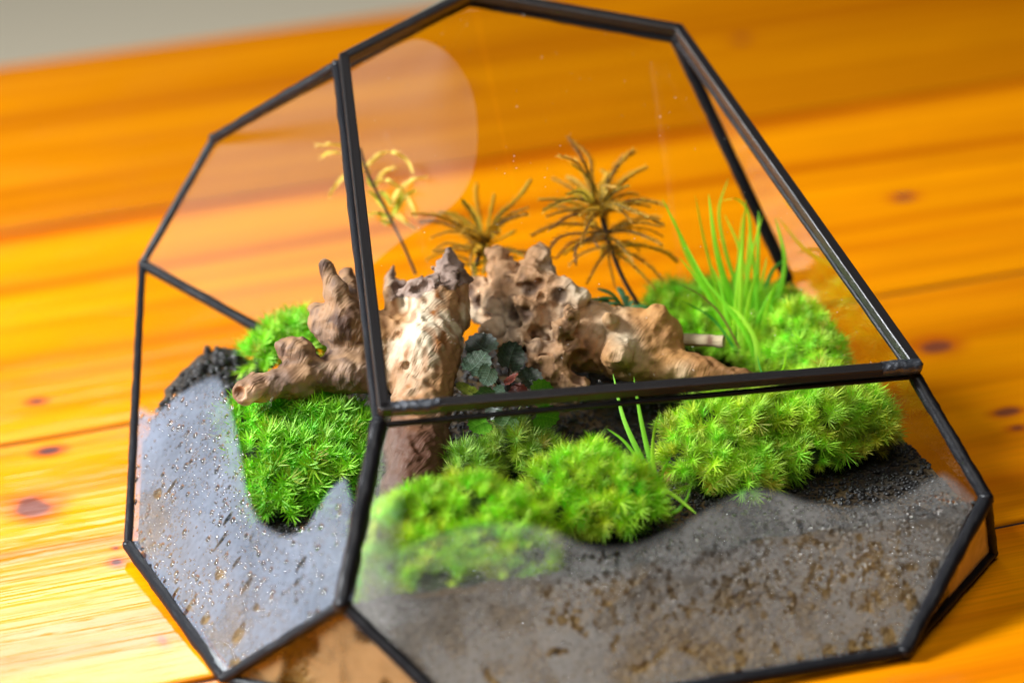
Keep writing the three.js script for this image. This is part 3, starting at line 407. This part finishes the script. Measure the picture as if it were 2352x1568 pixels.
// ---------------------------------------------------------------- ribbons: blades and leaflets
function ribbon(pts, width, { n = 16, fold = 0.25, taper = 0.7, base = 0.55, side = null, twist = 0 } = {}) {
  const curve = new THREE.CatmullRomCurve3(pts), pos = [], idx = [], uv = [];
  for (let i = 0; i <= n; i++) {
    const t = i / n, p = curve.getPoint(t), tg = curve.getTangent(t), s = (side ?? cR).clone(); s.addScaledVector(tg, -s.dot(tg)).normalize(); if (twist) s.applyAxisAngle(tg, twist * (t - 0.3));
    const nn = tg.clone().cross(s).normalize(), w = width * 0.5 * Math.min(1, lerp(base, 1, Math.min(1, t * 4))) * Math.pow(Math.max(0, 1 - t), taper) + width * 0.015;
    for (const [k, d] of [[-1, fold], [0, 0], [1, fold]]) { const q = p.clone().addScaledVector(s, k * w).addScaledVector(nn, d * w); pos.push(q.x, q.y, q.z); uv.push((k + 1) / 2, t); }
    if (i < n) for (const o of [0, 1]) { const a = i * 3 + o; idx.push(a, a + 1, a + 3, a + 1, a + 4, a + 3); }
  }
  const g = new THREE.BufferGeometry(); g.setAttribute('position', new THREE.Float32BufferAttribute(pos, 3)); g.setAttribute('uv', new THREE.Float32BufferAttribute(uv, 2)); g.setIndex(idx); g.computeVertexNormals(); return g;
}
const leafMat = (r, g, b, o = {}) => new THREE.MeshPhysicalMaterial({ color: rgb(r, g, b), roughness: 0.55, transmission: 0.35, thickness: 0, side: THREE.DoubleSide, ...o });

// ---------------------------------------------------------------- moss cushions
const tuftSet = (wide, n) => [0, 1, 2, 3].map((v) => {   // a shoot: many narrow curved leaves around a short axis, unit height
  const rnd = rngOf(200 + v), list = [];
  for (let i = 0; i < n; i++) {
    const h = 0.15 + 0.55 * (i / n), a = i * 2.39996 + rnd() * 0.6, out = 0.30 + 0.34 * rnd() * (1 - 0.4 * i / n), up = 0.34 + 0.22 * rnd(), d = V3(Math.cos(a), 0, Math.sin(a));
    const p0 = V3(0, h, 0), p1 = V3(0, h + up * 0.45, 0).addScaledVector(d, out * 0.55), p2 = V3(0, h + up * (0.72 + 0.3 * rnd()), 0).addScaledVector(d, out * (1 + 0.2 * rnd()));
    list.push(ribbon([p0, p1, p2], wide, { n: 4, fold: 0.35, taper: 0.7, base: 0.8, side: V3(-d.z, 0, d.x) }));
  }
  return mergeGeometries(list);
});
const fineTufts = tuftSet(0.043, 48), broadTufts = tuftSet(0.088, 26);
const mossDark = new THREE.MeshStandardMaterial({ color: rgb(0.03, 0.055, 0.008), roughness: 0.95 });
const mossLeaf = new THREE.MeshPhysicalMaterial({ color: rgb(1, 1, 1), roughness: 0.6, transmission: 0.42, thickness: 0, side: THREE.DoubleSide }); mossLeaf.name = 'moss_leaf';
const ballGeo = new THREE.IcosahedronGeometry(1, 3);
function moss(lobes, label, { seed, size = 0.0058, spacing = 0.0022, tint = [0.20, 0.47, 0.022], tint2 = [0.44, 0.62, 0.05], dry = 0.05, flat = 0.75, broad = false, dy = 0, shrink = 2.4 }) {
  const tuftGeos = broad ? broadTufts : fineTufts;
  const rnd = rngOf(seed), cs = lobes.map(([x, y, h, r]) => ({ c: atY(x, y + dy, h - 0.001), r: (r - shrink) * 0.001 }));
  cs.forEach((q) => { const d = q.c.clone().sub(cP).normalize(); if (insideBy(q.c.clone().addScaledVector(d, 0.004)) < insideBy(q.c)) d.negate(); for (let i = 0; i < 40 && insideBy(q.c) < q.r * 0.86 + size * 0.75; i++) q.c.addScaledVector(d, 0.0006); q.c.y = Math.max(q.c.y, soilH(q.c.x, q.c.z) - q.r * 0.1); });
  const base = V3(0, 0, 0); cs.forEach((q) => base.add(q.c)); base.divideScalar(cs.length); base.y = 0.018;
  const t = thing('moss_cushion', base);
  const body = mergeGeometries(cs.map(({ c, r }) => { const g = ballGeo.clone(), p = g.attributes.position; for (let i = 0; i < p.count; i++) { const v = V3().fromBufferAttribute(p, i), k = 1 + 0.12 * noise3(v.x * 3 + c.x * 99, v.y * 3, v.z * 3); p.setXYZ(i, v.x * r * k * 0.86, v.y * r * k * flat * 0.84, v.z * r * k * 0.86); } g.computeVertexNormals(); g.translate(c.x - base.x, c.y - base.y, c.z - base.z); return g; }));
  part('cushion_body', body, mossDark, t);
  const mats = tuftGeos.map(() => []), cols = tuftGeos.map(() => []), up = V3(0, 1, 0), q = new THREE.Quaternion(), q2 = new THREE.Quaternion(), m = new THREE.Matrix4();
  cs.forEach(({ c, r }) => {
    const n = Math.round(2 * Math.PI * r * r * 1.35 / (spacing * spacing));
    for (let i = 0; i < n; i++) {
      const y = 1 - (i + 0.5) / n * 1.25, a = i * 2.39996 + rnd() * 0.8, s = Math.sqrt(Math.max(0, 1 - y * y)), nrm = V3(s * Math.cos(a), y, s * Math.sin(a)), k = 0.86 + 0.12 * rnd();
      const p = V3(c.x + nrm.x * r * k, c.y + nrm.y * r * k * flat, c.z + nrm.z * r * k);
      if (p.y < soilH(p.x, p.z) - 0.001) continue;
      let bury = false; for (const o of cs) { if (o.c === c) continue; const dx = p.x - o.c.x, dy = (p.y - o.c.y) / flat, dz = p.z - o.c.z; if (dx * dx + dy * dy + dz * dz < (o.r * 0.82) ** 2) { bury = true; break; } } if (bury) continue;
      const axis = V3(nrm.x, nrm.y / flat, nrm.z).normalize().lerp(up, 0.28).add(V3(rnd() - 0.5, rnd() - 0.5, rnd() - 0.5).multiplyScalar(0.7)).normalize(), hgt = size * (0.7 + 0.6 * rnd());
      if (insideBy(p.clone().addScaledVector(axis, hgt * 0.9)) < 0.0012) continue;
      q.setFromUnitVectors(up, axis); q2.setFromAxisAngle(up, rnd() * 6.28); q.multiply(q2); const w = hgt * (0.75 + 0.4 * rnd()), v = Math.floor(rnd() * 4);
      mats[v].push(m.compose(p.sub(base), q, V3(w, hgt, w)).clone());
      const low = sstep(0.25, -0.25, nrm.y), k2 = clamp(rnd() * 0.75 + 0.25 * noise3(p.x * 160, p.y * 160, p.z * 160) + 0.1, 0, 1); let col = mixc(tint, tint2, k2); if (rnd() < dry + 0.35 * low) col = mixc(col, [0.30, 0.24, 0.05], 0.35 + 0.4 * rnd()); cols[v].push(col.map((x, k) => Math.min(1, x * (k === 2 ? 0.4 : k ? 1.42 : 1.38) * (0.8 + 0.4 * rnd()))));
    }
  });
  mats.forEach((list, v) => { if (!list.length) return; const im = new THREE.InstancedMesh(tuftGeos[v], mossLeaf, list.length); list.forEach((k, i) => { im.setMatrixAt(i, k); im.setColorAt(i, rgb(...cols[v][i])); }); im.name = 'moss_shoot'; im.userData.kind = 'stuff'; t.add(im); });
  tag(t, label, 'moss');
}
moss([[600, 985, 0.030, 11], [690, 975, 0.031, 12], [780, 1010, 0.028, 11], [625, 1060, 0.027, 11], [710, 1065, 0.026, 12], [795, 1080, 0.024, 11], [650, 1130, 0.022, 10], [730, 1135, 0.020, 9], [640, 1165, 0.020, 7]], 'deep green moss cushion beneath the driftwood arm, seen through the left pane', { seed: 1, tint: [0.12, 0.38, 0.012], tint2: [0.30, 0.58, 0.03], broad: true, size: 0.0064 });
moss([[610, 825, 0.031, 7], [650, 795, 0.033, 8], [690, 770, 0.034, 8], [700, 810, 0.033, 7]], 'small bright moss tuft behind the stubby end of the driftwood arm at the left', { seed: 2, broad: true, tint: [0.18, 0.48, 0.02], tint2: [0.36, 0.6, 0.04] });
moss([[1085, 1055, 0.026, 8], [1180, 1000, 0.029, 8], [1225, 1020, 0.027, 8], [1130, 1040, 0.024, 7]], 'dark dull green moss tuft between the wet stump foot and the leafy plant', { seed: 3, dy: 30, shrink: 2.6, tint: [0.11, 0.24, 0.015], tint2: [0.26, 0.38, 0.03], dry: 0.15 });
moss([[905, 1195, 0.030, 10], [985, 1160, 0.032, 11], [1080, 1140, 0.034, 12], [1160, 1185, 0.031, 11], [1195, 1245, 0.026, 10], [1100, 1230, 0.028, 12], [990, 1245, 0.027, 12], [900, 1290, 0.024, 10], [1060, 1300, 0.023, 11], [960, 1330, 0.021, 9], [1160, 1290, 0.022, 9], [1000, 1345, 0.023, 10], [890, 1330, 0.022, 10], [1090, 1330, 0.021, 10], [940, 1280, 0.026, 11]], 'nearest bright yellow green moss cushion half hidden by mist beside the thick corner bar', { seed: 4, dy: 42, shrink: 2.2, tint: [0.30, 0.56, 0.02], tint2: [0.56, 0.72, 0.05] });
moss([[1285, 1070, 0.029, 10], [1350, 1050, 0.031, 11], [1420, 1085, 0.029, 11], [1475, 1120, 0.026, 8], [1300, 1130, 0.024, 11], [1390, 1130, 0.024, 11], [1320, 1165, 0.020, 8]], 'round green moss cushion in the middle of the front pane beside the short grass sprig', { seed: 5, dy: 50, shrink: 3.0, tint: [0.24, 0.54, 0.02], tint2: [0.52, 0.70, 0.04] });
moss([[1575, 1000, 0.028, 8], [1640, 965, 0.032, 10], [1720, 960, 0.032, 11], [1800, 955, 0.031, 11], [1880, 945, 0.031, 12], [1960, 955, 0.028, 11], [2010, 985, 0.025, 8], [1590, 1050, 0.025, 9], [1670, 1045, 0.025, 11], [1760, 1050, 0.023, 11], [1850, 1030, 0.024, 10], [1930, 1015, 0.023, 9], [1975, 1020, 0.022, 7], [1900, 905, 0.030, 11], [1980, 925, 0.027, 9], [1620, 1090, 0.021, 9], [1720, 1095, 0.021, 9]], 'wide spreading moss mound along the right half of the front pane', { seed: 6, dy: 10, shrink: 3.3, tint: [0.24, 0.48, 0.025], tint2: [0.52, 0.66, 0.07], dry: 0.16, size: 0.0058 });
moss([[1545, 705, 0.034, 9], [1620, 695, 0.034, 9], [1700, 700, 0.034, 9], [1780, 705, 0.033, 9], [1845, 745, 0.030, 9], [1885, 800, 0.026, 9], [1800, 790, 0.029, 10], [1700, 770, 0.031, 10], [1600, 745, 0.032, 10], [1850, 850, 0.026, 10], [1770, 840, 0.027, 9], [1800, 745, 0.031, 9]], 'light green moss bank around the foot of the tall grass behind the log', { seed: 7, dy: 14, shrink: 2.6, tint: [0.26, 0.54, 0.025], tint2: [0.55, 0.70, 0.10] });

// ---------------------------------------------------------------- grasses
const grassA = leafMat(0.28, 0.78, 0.010), grassB = leafMat(0.44, 0.85, 0.015), grassC = leafMat(0.10, 0.48, 0.06), grassDry = leafMat(0.34, 0.20, 0.06);
function tuft(name, base, blades, label, category) {
  const t = thing(name, base);
  blades.forEach(([pts, w, mat, d0, d1], i) => { const n = pts.length, g = ribbon(pts.map(([x, y], k) => at(x, y, lerp(d0, d1, k / (n - 1)))), w * 0.95 * PX(0.9), { n: 22, fold: 0.3, taper: 0.62, base: 0.7, twist: (i % 3 - 1) * 0.5 }); part('blade', shift(g, base), mat, t); });
  return tag(t, label, category);
}
tuft('grass_tuft', onSoil(1710, 800), [
  [[[1700, 830], [1625, 670], [1565, 545], [1521, 455]], 16, grassA, 0.915, 0.905], [[[1705, 820], [1640, 690], [1580, 590], [1548, 500]], 20, grassB, 0.918, 0.912], [[[1695, 800], [1655, 690], [1620, 560], [1597, 447]], 12, grassB, 0.92, 0.915],
  [[[1708, 810], [1680, 700], [1645, 570], [1628, 445]], 24, grassA, 0.918, 0.91], [[[1722, 790], [1700, 680], [1668, 580], [1652, 480], [1674, 408]], 13, grassA, 0.922, 0.925], [[[1722, 780], [1712, 680], [1725, 560], [1716, 480], [1692, 457], [1655, 462]], 11, grassB, 0.922, 0.918],
  [[[1722, 790], [1716, 660], [1719, 535]], 14, grassB, 0.92, 0.918], [[[1740, 800], [1785, 690], [1803, 600], [1782, 500]], 20, grassA, 0.92, 0.922], [[[1730, 790], [1750, 690], [1780, 615], [1812, 592]], 17, grassC, 0.925, 0.925], [[[1740, 800], [1785, 735], [1840, 702], [1885, 722]], 15, grassC, 0.918, 0.918],
  [[[1700, 800], [1650, 715], [1600, 672], [1553, 650]], 7, grassDry, 0.908, 0.9], [[[1695, 810], [1640, 735], [1595, 705], [1560, 688]], 8, grassC, 0.91, 0.902], [[[1740, 860], [1725, 790], [1680, 715], [1622, 645], [1575, 560]], 15, grassA, 0.905, 0.905],
  [[[1742, 850], [1735, 780], [1700, 722], [1672, 700]], 16, grassB, 0.9, 0.905], [[[1712, 800], [1690, 700], [1660, 620], [1650, 590]], 14, grassA, 0.915, 0.915], [[[1730, 800], [1735, 720], [1752, 640], [1762, 590]], 14, grassB, 0.922, 0.922], [[[1725, 800], [1700, 740], [1690, 640], [1705, 560]], 12, grassA, 0.918, 0.918],
  [[[1745, 830], [1770, 760], [1775, 680], [1790, 640]], 14, grassA, 0.915, 0.92], [[[1715, 810], [1660, 730], [1600, 640], [1560, 590]], 13, grassA, 0.912, 0.908],
  ...(() => { const r = rngOf(44), out = []; for (let i = 0; i < 20; i++) { const x0 = 1672 + r() * 85, y0 = 780 + r() * 60, lean = (r() - 0.55) * 170, h = 130 + r() * 210, d = 0.908 + r() * 0.018; out.push([[[x0, y0], [x0 + lean * 0.25, y0 - h * 0.4], [x0 + lean * 0.62, y0 - h * 0.78], [x0 + lean, y0 - h]], 9 + r() * 8, r() < 0.5 ? grassA : grassB, d, d]); } return out; })(),
], 'tall bright green grass tuft with bent blades behind the log by the right pane', 'grass');
tuft('grass_sprout', onSoil(1775, 880), [[[[1768, 885], [1798, 850], [1807, 805]], 9, grassB, 0.885, 0.88], [[[1766, 886], [1748, 850], [1740, 815]], 6, grassC, 0.885, 0.885]], 'tiny curved grass sprout in front of the tall tuft just above the door bar', 'grass');
tuft('grass_sprig', onSoil(1512, 1130), [
  [[[1512, 1130], [1470, 1045], [1432, 960], [1408, 858]], 17, grassA, 0.844, 0.854], [[[1514, 1125], [1492, 1050], [1470, 950], [1456, 865]], 16, grassA, 0.844, 0.852], [[[1516, 1130], [1500, 1060], [1502, 1000], [1513, 948]], 12, grassB, 0.843, 0.844], [[[1510, 1120], [1470, 1060], [1430, 1010], [1394, 984]], 11, grassA, 0.844, 0.846],
  [[[1508, 1118], [1550, 1140], [1600, 1180]], 15, grassB, 0.836, 0.830], [[[1520, 1178], [1555, 1172], [1578, 1145], [1588, 1113]], 11, grassA, 0.831, 0.834], [[[1510, 1128], [1508, 1160], [1540, 1182], [1568, 1170]], 10, grassB, 0.835, 0.830], [[[1512, 1135], [1525, 1080], [1545, 1040]], 8, grassA, 0.843, 0.840],
], 'short fresh grass sprig with a bent rosette close behind the front pane', 'grass');

// ---------------------------------------------------------------- tree mosses: dark stem, feathery fronds
function frondGeo(seed, len = 1, fuzz = 0.115) {
  const rnd = rngOf(seed), curve = new THREE.CatmullRomCurve3([V3(0, 0, 0), V3(0.34, 0.09 + 0.05 * rnd(), 0.03 * (rnd() - 0.5)), V3(0.7, 0.11 + 0.04 * rnd(), 0.10 * (rnd() - 0.5)), V3(1, 0.02 + 0.10 * rnd(), 0.22 * (rnd() - 0.5))]), list = [new THREE.TubeGeometry(curve, 14, 0.014, 5)];
  for (let i = 0; i < 120; i++) { const t = 0.05 + 0.94 * i / 120, p = curve.getPoint(t), tg = curve.getTangent(t), a = i * 2.4 + rnd(), s = V3(0, Math.cos(a), Math.sin(a)), L = fuzz * (0.6 + 0.6 * rnd()) * (1 - 0.55 * t); list.push(ribbon([p, p.clone().addScaledVector(s, L * 0.6).addScaledVector(tg, L * 0.5), p.clone().addScaledVector(s, L * 0.85).addScaledVector(tg, L * 1.15)], 0.017, { n: 2, fold: 0, taper: 0.8, base: 1, side: tg.clone().cross(s) })); }
  const out = list.map((g, gi) => { const h = g.toNonIndexed(), nV = h.attributes.position.count, cv = new Float32Array(nV * 3).fill(1); if (!gi) for (let i = 0; i < nV; i++) { const k = 0.10 + 0.7 * sstep(0.55, 1, h.attributes.position.getX(i)); cv[i * 3] = k; cv[i * 3 + 1] = k * 0.8; cv[i * 3 + 2] = k * 0.6; } h.setAttribute('color', new THREE.BufferAttribute(cv, 3)); for (const k of Object.keys(h.attributes)) if (!['position', 'normal', 'uv', 'color'].includes(k)) h.deleteAttribute(k); return h; });
  return mergeGeometries(out);
}
const fronds = [11, 12, 13, 14, 15].map((s) => frondGeo(s));
const amber = leafMat(0.66, 0.38, 0.004, { roughness: 0.7, transmission: 0.2, vertexColors: true }), olive = leafMat(0.54, 0.40, 0.004, { roughness: 0.7, transmission: 0.2, vertexColors: true }), umber = leafMat(0.40, 0.21, 0.006, { roughness: 0.8, vertexColors: true }), straw = leafMat(1.0, 0.80, 0.17, { roughness: 0.7 }), strawFrond = leafMat(0.9, 0.62, 0.08, { roughness: 0.7, vertexColors: true }), lime = leafMat(0.58, 0.60, 0.03, { roughness: 0.7 });
const stemMat = new THREE.MeshStandardMaterial({ color: rgb(0.028, 0.017, 0.01), roughness: 0.7 });
function tube(pts, r) { return new THREE.TubeGeometry(new THREE.CatmullRomCurve3(pts), 20, r, 7); }
function treeMoss(base, stem, tiers, label, seed, mats) {
  const t = thing('tree_moss', base), rnd = rngOf(seed);
  part('stem', shift(tube(stem, 5.2 * PX(0.94)), base), stemMat, t);
  for (const [c, n, len, tilt, tiltVar] of tiers) for (let i = 0; i < n; i++) {
    const az = i / n * Math.PI * 2 + rnd() * 0.35, el = tilt + (rnd() - 0.5) * tiltVar, L = len * (0.75 + 0.45 * rnd());
    const m = part('frond', fronds[Math.floor(rnd() * 5)], mats[Math.floor(rnd() * mats.length)], t);
    m.position.copy(c).sub(base).add(V3(rnd() - 0.5, rnd() - 0.5, rnd() - 0.5).multiplyScalar(0.003)); m.rotation.set(0, az, el, 'YZX'); m.scale.set(L, L * (0.85 + 0.4 * rnd()), L);
    const tip = V3(1, 0, 0).applyEuler(m.rotation).multiplyScalar(L).add(m.position).add(base); const dd = insideBy(tip); if (dd < 0.001) { m.scale.multiplyScalar(Math.max(0.35, 1 - (0.001 - dd) / L * 1.6)); }
  }
  tag(t, label, 'moss plant');
}
treeMoss(at(1468, 700, 0.93), [at(1470, 705, 0.922), at(1432, 640, 0.921), at(1398, 555, 0.92), at(1375, 470, 0.919)], [[at(1374, 476, 0.919), 16, 0.0205, 0.55, 1.0], [at(1378, 492, 0.919), 16, 0.0215, 0.1, 0.6], [at(1396, 535, 0.92), 13, 0.0205, 0.0, 0.5], [at(1404, 562, 0.92), 11, 0.0180, -0.45, 0.6]], 'two tiered amber tree moss on a dark leaning stem right of the log horns', 31, [amber, amber, amber, olive, umber, strawFrond]);
treeMoss(at(1085, 660, 0.925), [at(1082, 668, 0.925), at(1092, 610, 0.926), at(1112, 560, 0.926)], [[at(1112, 556, 0.926), 13, 0.0215, 0.5, 0.8], [at(1104, 580, 0.926), 12, 0.0205, 0.1, 0.5], [at(1092, 612, 0.926), 8, 0.0150, -0.1, 0.6]], 'low bushy amber tree moss growing behind the stump crown and log horns', 37, [olive, amber, olive, umber]);
{ // tall sprig with pale drooping leaves at the left
  const base = at(952, 622, 0.93), t = thing('moss_sprig', base);
  part('stem', shift(tube([at(955, 630, 0.93), at(925, 560, 0.93), at(885, 480, 0.929), at(842, 392, 0.928), at(826, 340, 0.928)], 3.6 * PX(0.93)), base), stemMat, t);
  const L = [[[838, 385], [868, 358], [905, 350], [933, 366], [950, 402], straw], [[826, 345], [785, 336], [750, 332], [720, 334], straw], [[826, 350], [780, 350], [752, 352], [738, 360], straw], [[838, 390], [800, 400], [775, 420], [752, 455], straw], [[862, 425], [880, 396], [905, 385], straw], [[858, 420], [895, 415], [925, 440], [945, 475], [955, 500], straw], [[896, 470], [920, 432], [950, 412], [986, 406], straw], [[905, 490], [925, 455], [957, 436], lime], [[888, 480], [865, 455], [846, 438], lime], [[905, 490], [925, 505], [958, 528], straw], [[895, 498], [870, 490], [846, 492], lime], [[900, 500], [912, 470], [922, 440], lime], [[865, 430], [850, 420], [846, 395], lime], [[905, 508], [890, 512], [878, 506], lime], [[838, 385], [815, 372], [795, 380], straw], [[870, 440], [885, 450], [898, 470], lime]];
  const rnd = rngOf(5);
  for (const l of L) {
    const mat = l[l.length - 1], pts = l.slice(0, -1).map(([x, y], k) => at(x, y, 0.929 + (rnd() - 0.5) * 0.004)), curve = new THREE.CatmullRomCurve3(pts), list = [ribbon(pts, 15 * PX(0.93), { n: 14, fold: 0.4, taper: 0.45, base: 0.6 })];
    for (let i = 0; i < 26; i++) { const q = 0.05 + 0.9 * i / 26, p = curve.getPoint(q), tg = curve.getTangent(q), s = cU.clone().cross(tg).normalize().applyAxisAngle(tg, i * 2.4), w = 12 * PX(0.93); list.push(ribbon([p, p.clone().addScaledVector(s, w * 0.5).addScaledVector(tg, w * 0.5), p.clone().addScaledVector(s, w * 0.7).addScaledVector(tg, w * 1.2)], 2.6 * PX(0.93), { n: 2, fold: 0, taper: 0.8, base: 1, side: tg.clone().cross(s) })); }
    part('leaflet', shift(mergeGeometries(list), base), mat, t);
  }
  tag(t, 'tall thin moss sprig with pale straw leaflets rising behind the stump', 'moss plant');
}
{ // blunt blue-green rosette on top of the log
  const base = at(1440, 712, 0.915), t = thing('succulent_rosette', base), ma = leafMat(0.055, 0.26, 0.05, { roughness: 0.5 }), mb = leafMat(0.10, 0.33, 0.13, { roughness: 0.5 });
  for (const [x, y, w, m, d] of [[1338, 690, 20, ma, 0.908], [1372, 662, 18, ma, 0.912], [1378, 684, 20, ma, 0.906], [1420, 660, 18, mb, 0.916], [1435, 680, 22, mb, 0.918], [1462, 698, 20, mb, 0.912], [1502, 715, 18, ma, 0.908], [1390, 702, 18, mb, 0.904], [1470, 716, 17, mb, 0.9], [1352, 703, 14, ma, 0.902]]) {
    const a = at(1440, 714, 0.912), b = at(x, y, d), midp = a.clone().lerp(b, 0.5).addScaledVector(V3(0, 1, 0), 0.0018), c = new THREE.CatmullRomCurve3([a, midp, b]), g = new THREE.SphereGeometry(1, 12, 14), p = g.attributes.position;
    for (let i = 0; i < p.count; i++) { const s = (p.getY(i) + 1) / 2, q = c.getPoint(s), tg = c.getTangent(s), e1 = cR.clone().cross(tg).normalize(), e2 = tg.clone().cross(V3(0, 1, 0)).normalize(), rad = w * 0.5 * PX(0.91) * Math.pow(Math.sin(Math.PI * clamp(s * 0.94 + 0.03, 0, 1)), 0.45) * (0.55 + 0.55 * s); q.addScaledVector(e2, p.getX(i) / Math.max(1e-6, Math.hypot(p.getX(i), p.getZ(i)) || 1) * rad).addScaledVector(V3(0, 1, 0), p.getZ(i) / Math.max(1e-6, Math.hypot(p.getX(i), p.getZ(i)) || 1) * rad * 0.4); p.setXYZ(i, q.x, q.y, q.z); }
    g.computeVertexNormals(); part('leaf', shift(g, base), m, t);
  }
  tag(t, 'small blunt leaved blue green rosette sitting on top of the driftwood log', 'plant');
}
{ // dark veined leaves between stump and log
  const base = onSoil(1160, 1000), t = thing('veined_plant', base);
  const veins = (dark, line, seed) => { const cv = document.createElement('canvas'); cv.width = cv.height = 256; const c = cv.getContext('2d'), rnd = rngOf(seed); c.fillStyle = dark; c.fillRect(0, 0, 256, 256); for (let i = 0; i < 900; i++) { c.fillStyle = `rgba(${rnd() < 0.5 ? '0,0,0' : '120,150,110'},0.05)`; c.fillRect(rnd() * 256, rnd() * 256, 10, 10); } c.strokeStyle = line; c.lineWidth = 3; c.beginPath(); c.moveTo(128, 256); c.lineTo(128, 10); c.stroke(); c.lineWidth = 1.7; for (let i = 0; i < 7; i++) for (const s of [-1, 1]) { const y = 240 - i * 32; c.beginPath(); c.moveTo(128, y); c.quadraticCurveTo(128 + s * 60, y - 30, 128 + s * 110, y - 60); c.stroke(); for (const k of [40, 75]) { c.beginPath(); c.moveTo(128 + s * k, y - k * 0.5); c.lineTo(128 + s * (k + 6), y - k * 0.5 - 28); c.stroke(); } } const tx = new THREE.CanvasTexture(cv); tx.colorSpace = THREE.SRGBColorSpace; return tx; };
  const mk = (d, l, s, o = {}) => new THREE.MeshPhysicalMaterial({ map: veins(d, l, s), roughness: 0.42, transmission: 0.12, thickness: 0, side: THREE.DoubleSide, ...o });
  const mDark = mk('#1d2818', '#4c6150', 1), mGrey = mk('#3d4f3c', '#7d9382', 2), mOlive = mk('#5d6a12', '#8f9a3a', 3, { transmission: 0.3 }), mGreen = mk('#4b8a10', '#7fb53a', 4, { transmission: 0.3 }), mRed = mk('#6e2a1c', '#a0553a', 5), mPale = mk('#5b7a4e', '#b3c4a0', 6);
  const leaf = (x, y, d, r, ang, tilt, mat, lean = 0) => {
    const n = 9, k = 28, pos = [], uv = [], idx = [];
    for (let i = 0; i <= n; i++) for (let j = 0; j <= k; j++) { const rr = i / n, th = j / k * Math.PI * 2, ser = 1 + (i === n ? 0.06 * (j % 2 ? 1 : -1) : 0), heart = 1 - 0.28 * Math.exp(-(((th - Math.PI * 1.5) / 0.35) ** 2)), px = Math.cos(th) * rr * ser * heart * 0.86, py = Math.sin(th) * rr * ser * heart; pos.push(px, py, 0.22 * rr * rr - 0.12 * Math.abs(px) + 0.06 * Math.sin(py * 9) * Math.abs(px)); uv.push(px * 0.5 + 0.5, py * 0.5 + 0.5); if (i < n && j < k) { const a = i * (k + 1) + j; idx.push(a, a + k + 1, a + 1, a + 1, a + k + 1, a + k + 2); } }
    const g = new THREE.BufferGeometry(); g.setAttribute('position', new THREE.Float32BufferAttribute(pos, 3)); g.setAttribute('uv', new THREE.Float32BufferAttribute(uv, 2)); g.setIndex(idx); g.computeVertexNormals();
    const m = part('leaf', g, mat, t), q = camera.quaternion.clone(); m.quaternion.copy(q).multiply(new THREE.Quaternion().setFromEuler(new THREE.Euler(tilt, lean, ang, 'ZYX'))); m.position.copy(at(x, y, d)).sub(base); m.scale.setScalar(r * 0.86 * PX(d));
    const st = at(1165, 930, 0.884), p1 = at(x, y, d), mid = st.clone().lerp(p1, 0.5); mid.y += 0.002; part('leaf_stalk', shift(tube([st, mid, p1.clone().addScaledVector(cF, 0.0006)], 2.2 * PX(d)), base), stemMat, t);
  };
  leaf(1108, 798, 0.880, 50, 0.7, -0.7, mDark, 0.3); leaf(1094, 838, 0.872, 44, -0.6, -0.5, mGrey, -0.3); leaf(1122, 858, 0.868, 34, 2.6, -0.6, mGrey, 0.2); leaf(1172, 822, 0.878, 46, -0.4, -0.5, mDark, 0.2); leaf(1076, 900, 0.868, 40, 0.2, -0.9, mOlive, 0.9); leaf(1112, 908, 0.866, 36, -2.4, -0.5, mPale, 0.3);
  leaf(1176, 872, 0.868, 26, 1.0, -1.1, mRed, 0.6); leaf(1240, 905, 0.866, 46, -1.2, -0.8, mGreen, 0.1); leaf(1190, 906, 0.87, 34, 0.4, -0.8, mRed, -0.2); leaf(1150, 905, 0.866, 30, 2.1, -0.6, mGrey, 0.2); leaf(1250, 955, 0.862, 42, -1.9, -0.6, mGreen, 0.3); leaf(1165, 968, 0.862, 40, 2.6, -0.7, mPale, 0); leaf(1105, 972, 0.862, 38, 2.2, -0.7, mGreen, -0.3); leaf(1215, 870, 0.876, 38, -1.0, -0.6, mDark, -0.3); leaf(1140, 940, 0.864, 34, 1.4, -0.7, mDark, 0);
  tag(t, 'low plant with round dark veined leaves tucked between stump and log', 'plant');
}
scene.add(terrarium); tag(terrarium, 'faceted glass terrarium with black metal edges and sloping hinged door standing on the table', 'terrarium');
for (const o of scene.children) if (!o.isLight) o.traverse((m) => { if (m.isMesh && m.name !== 'pane_film') m.castShadow = m.receiveShadow = true; });
scene.traverse((l) => { if (l.isLight) l.castShadow = false; });
renderer.render(scene, camera);
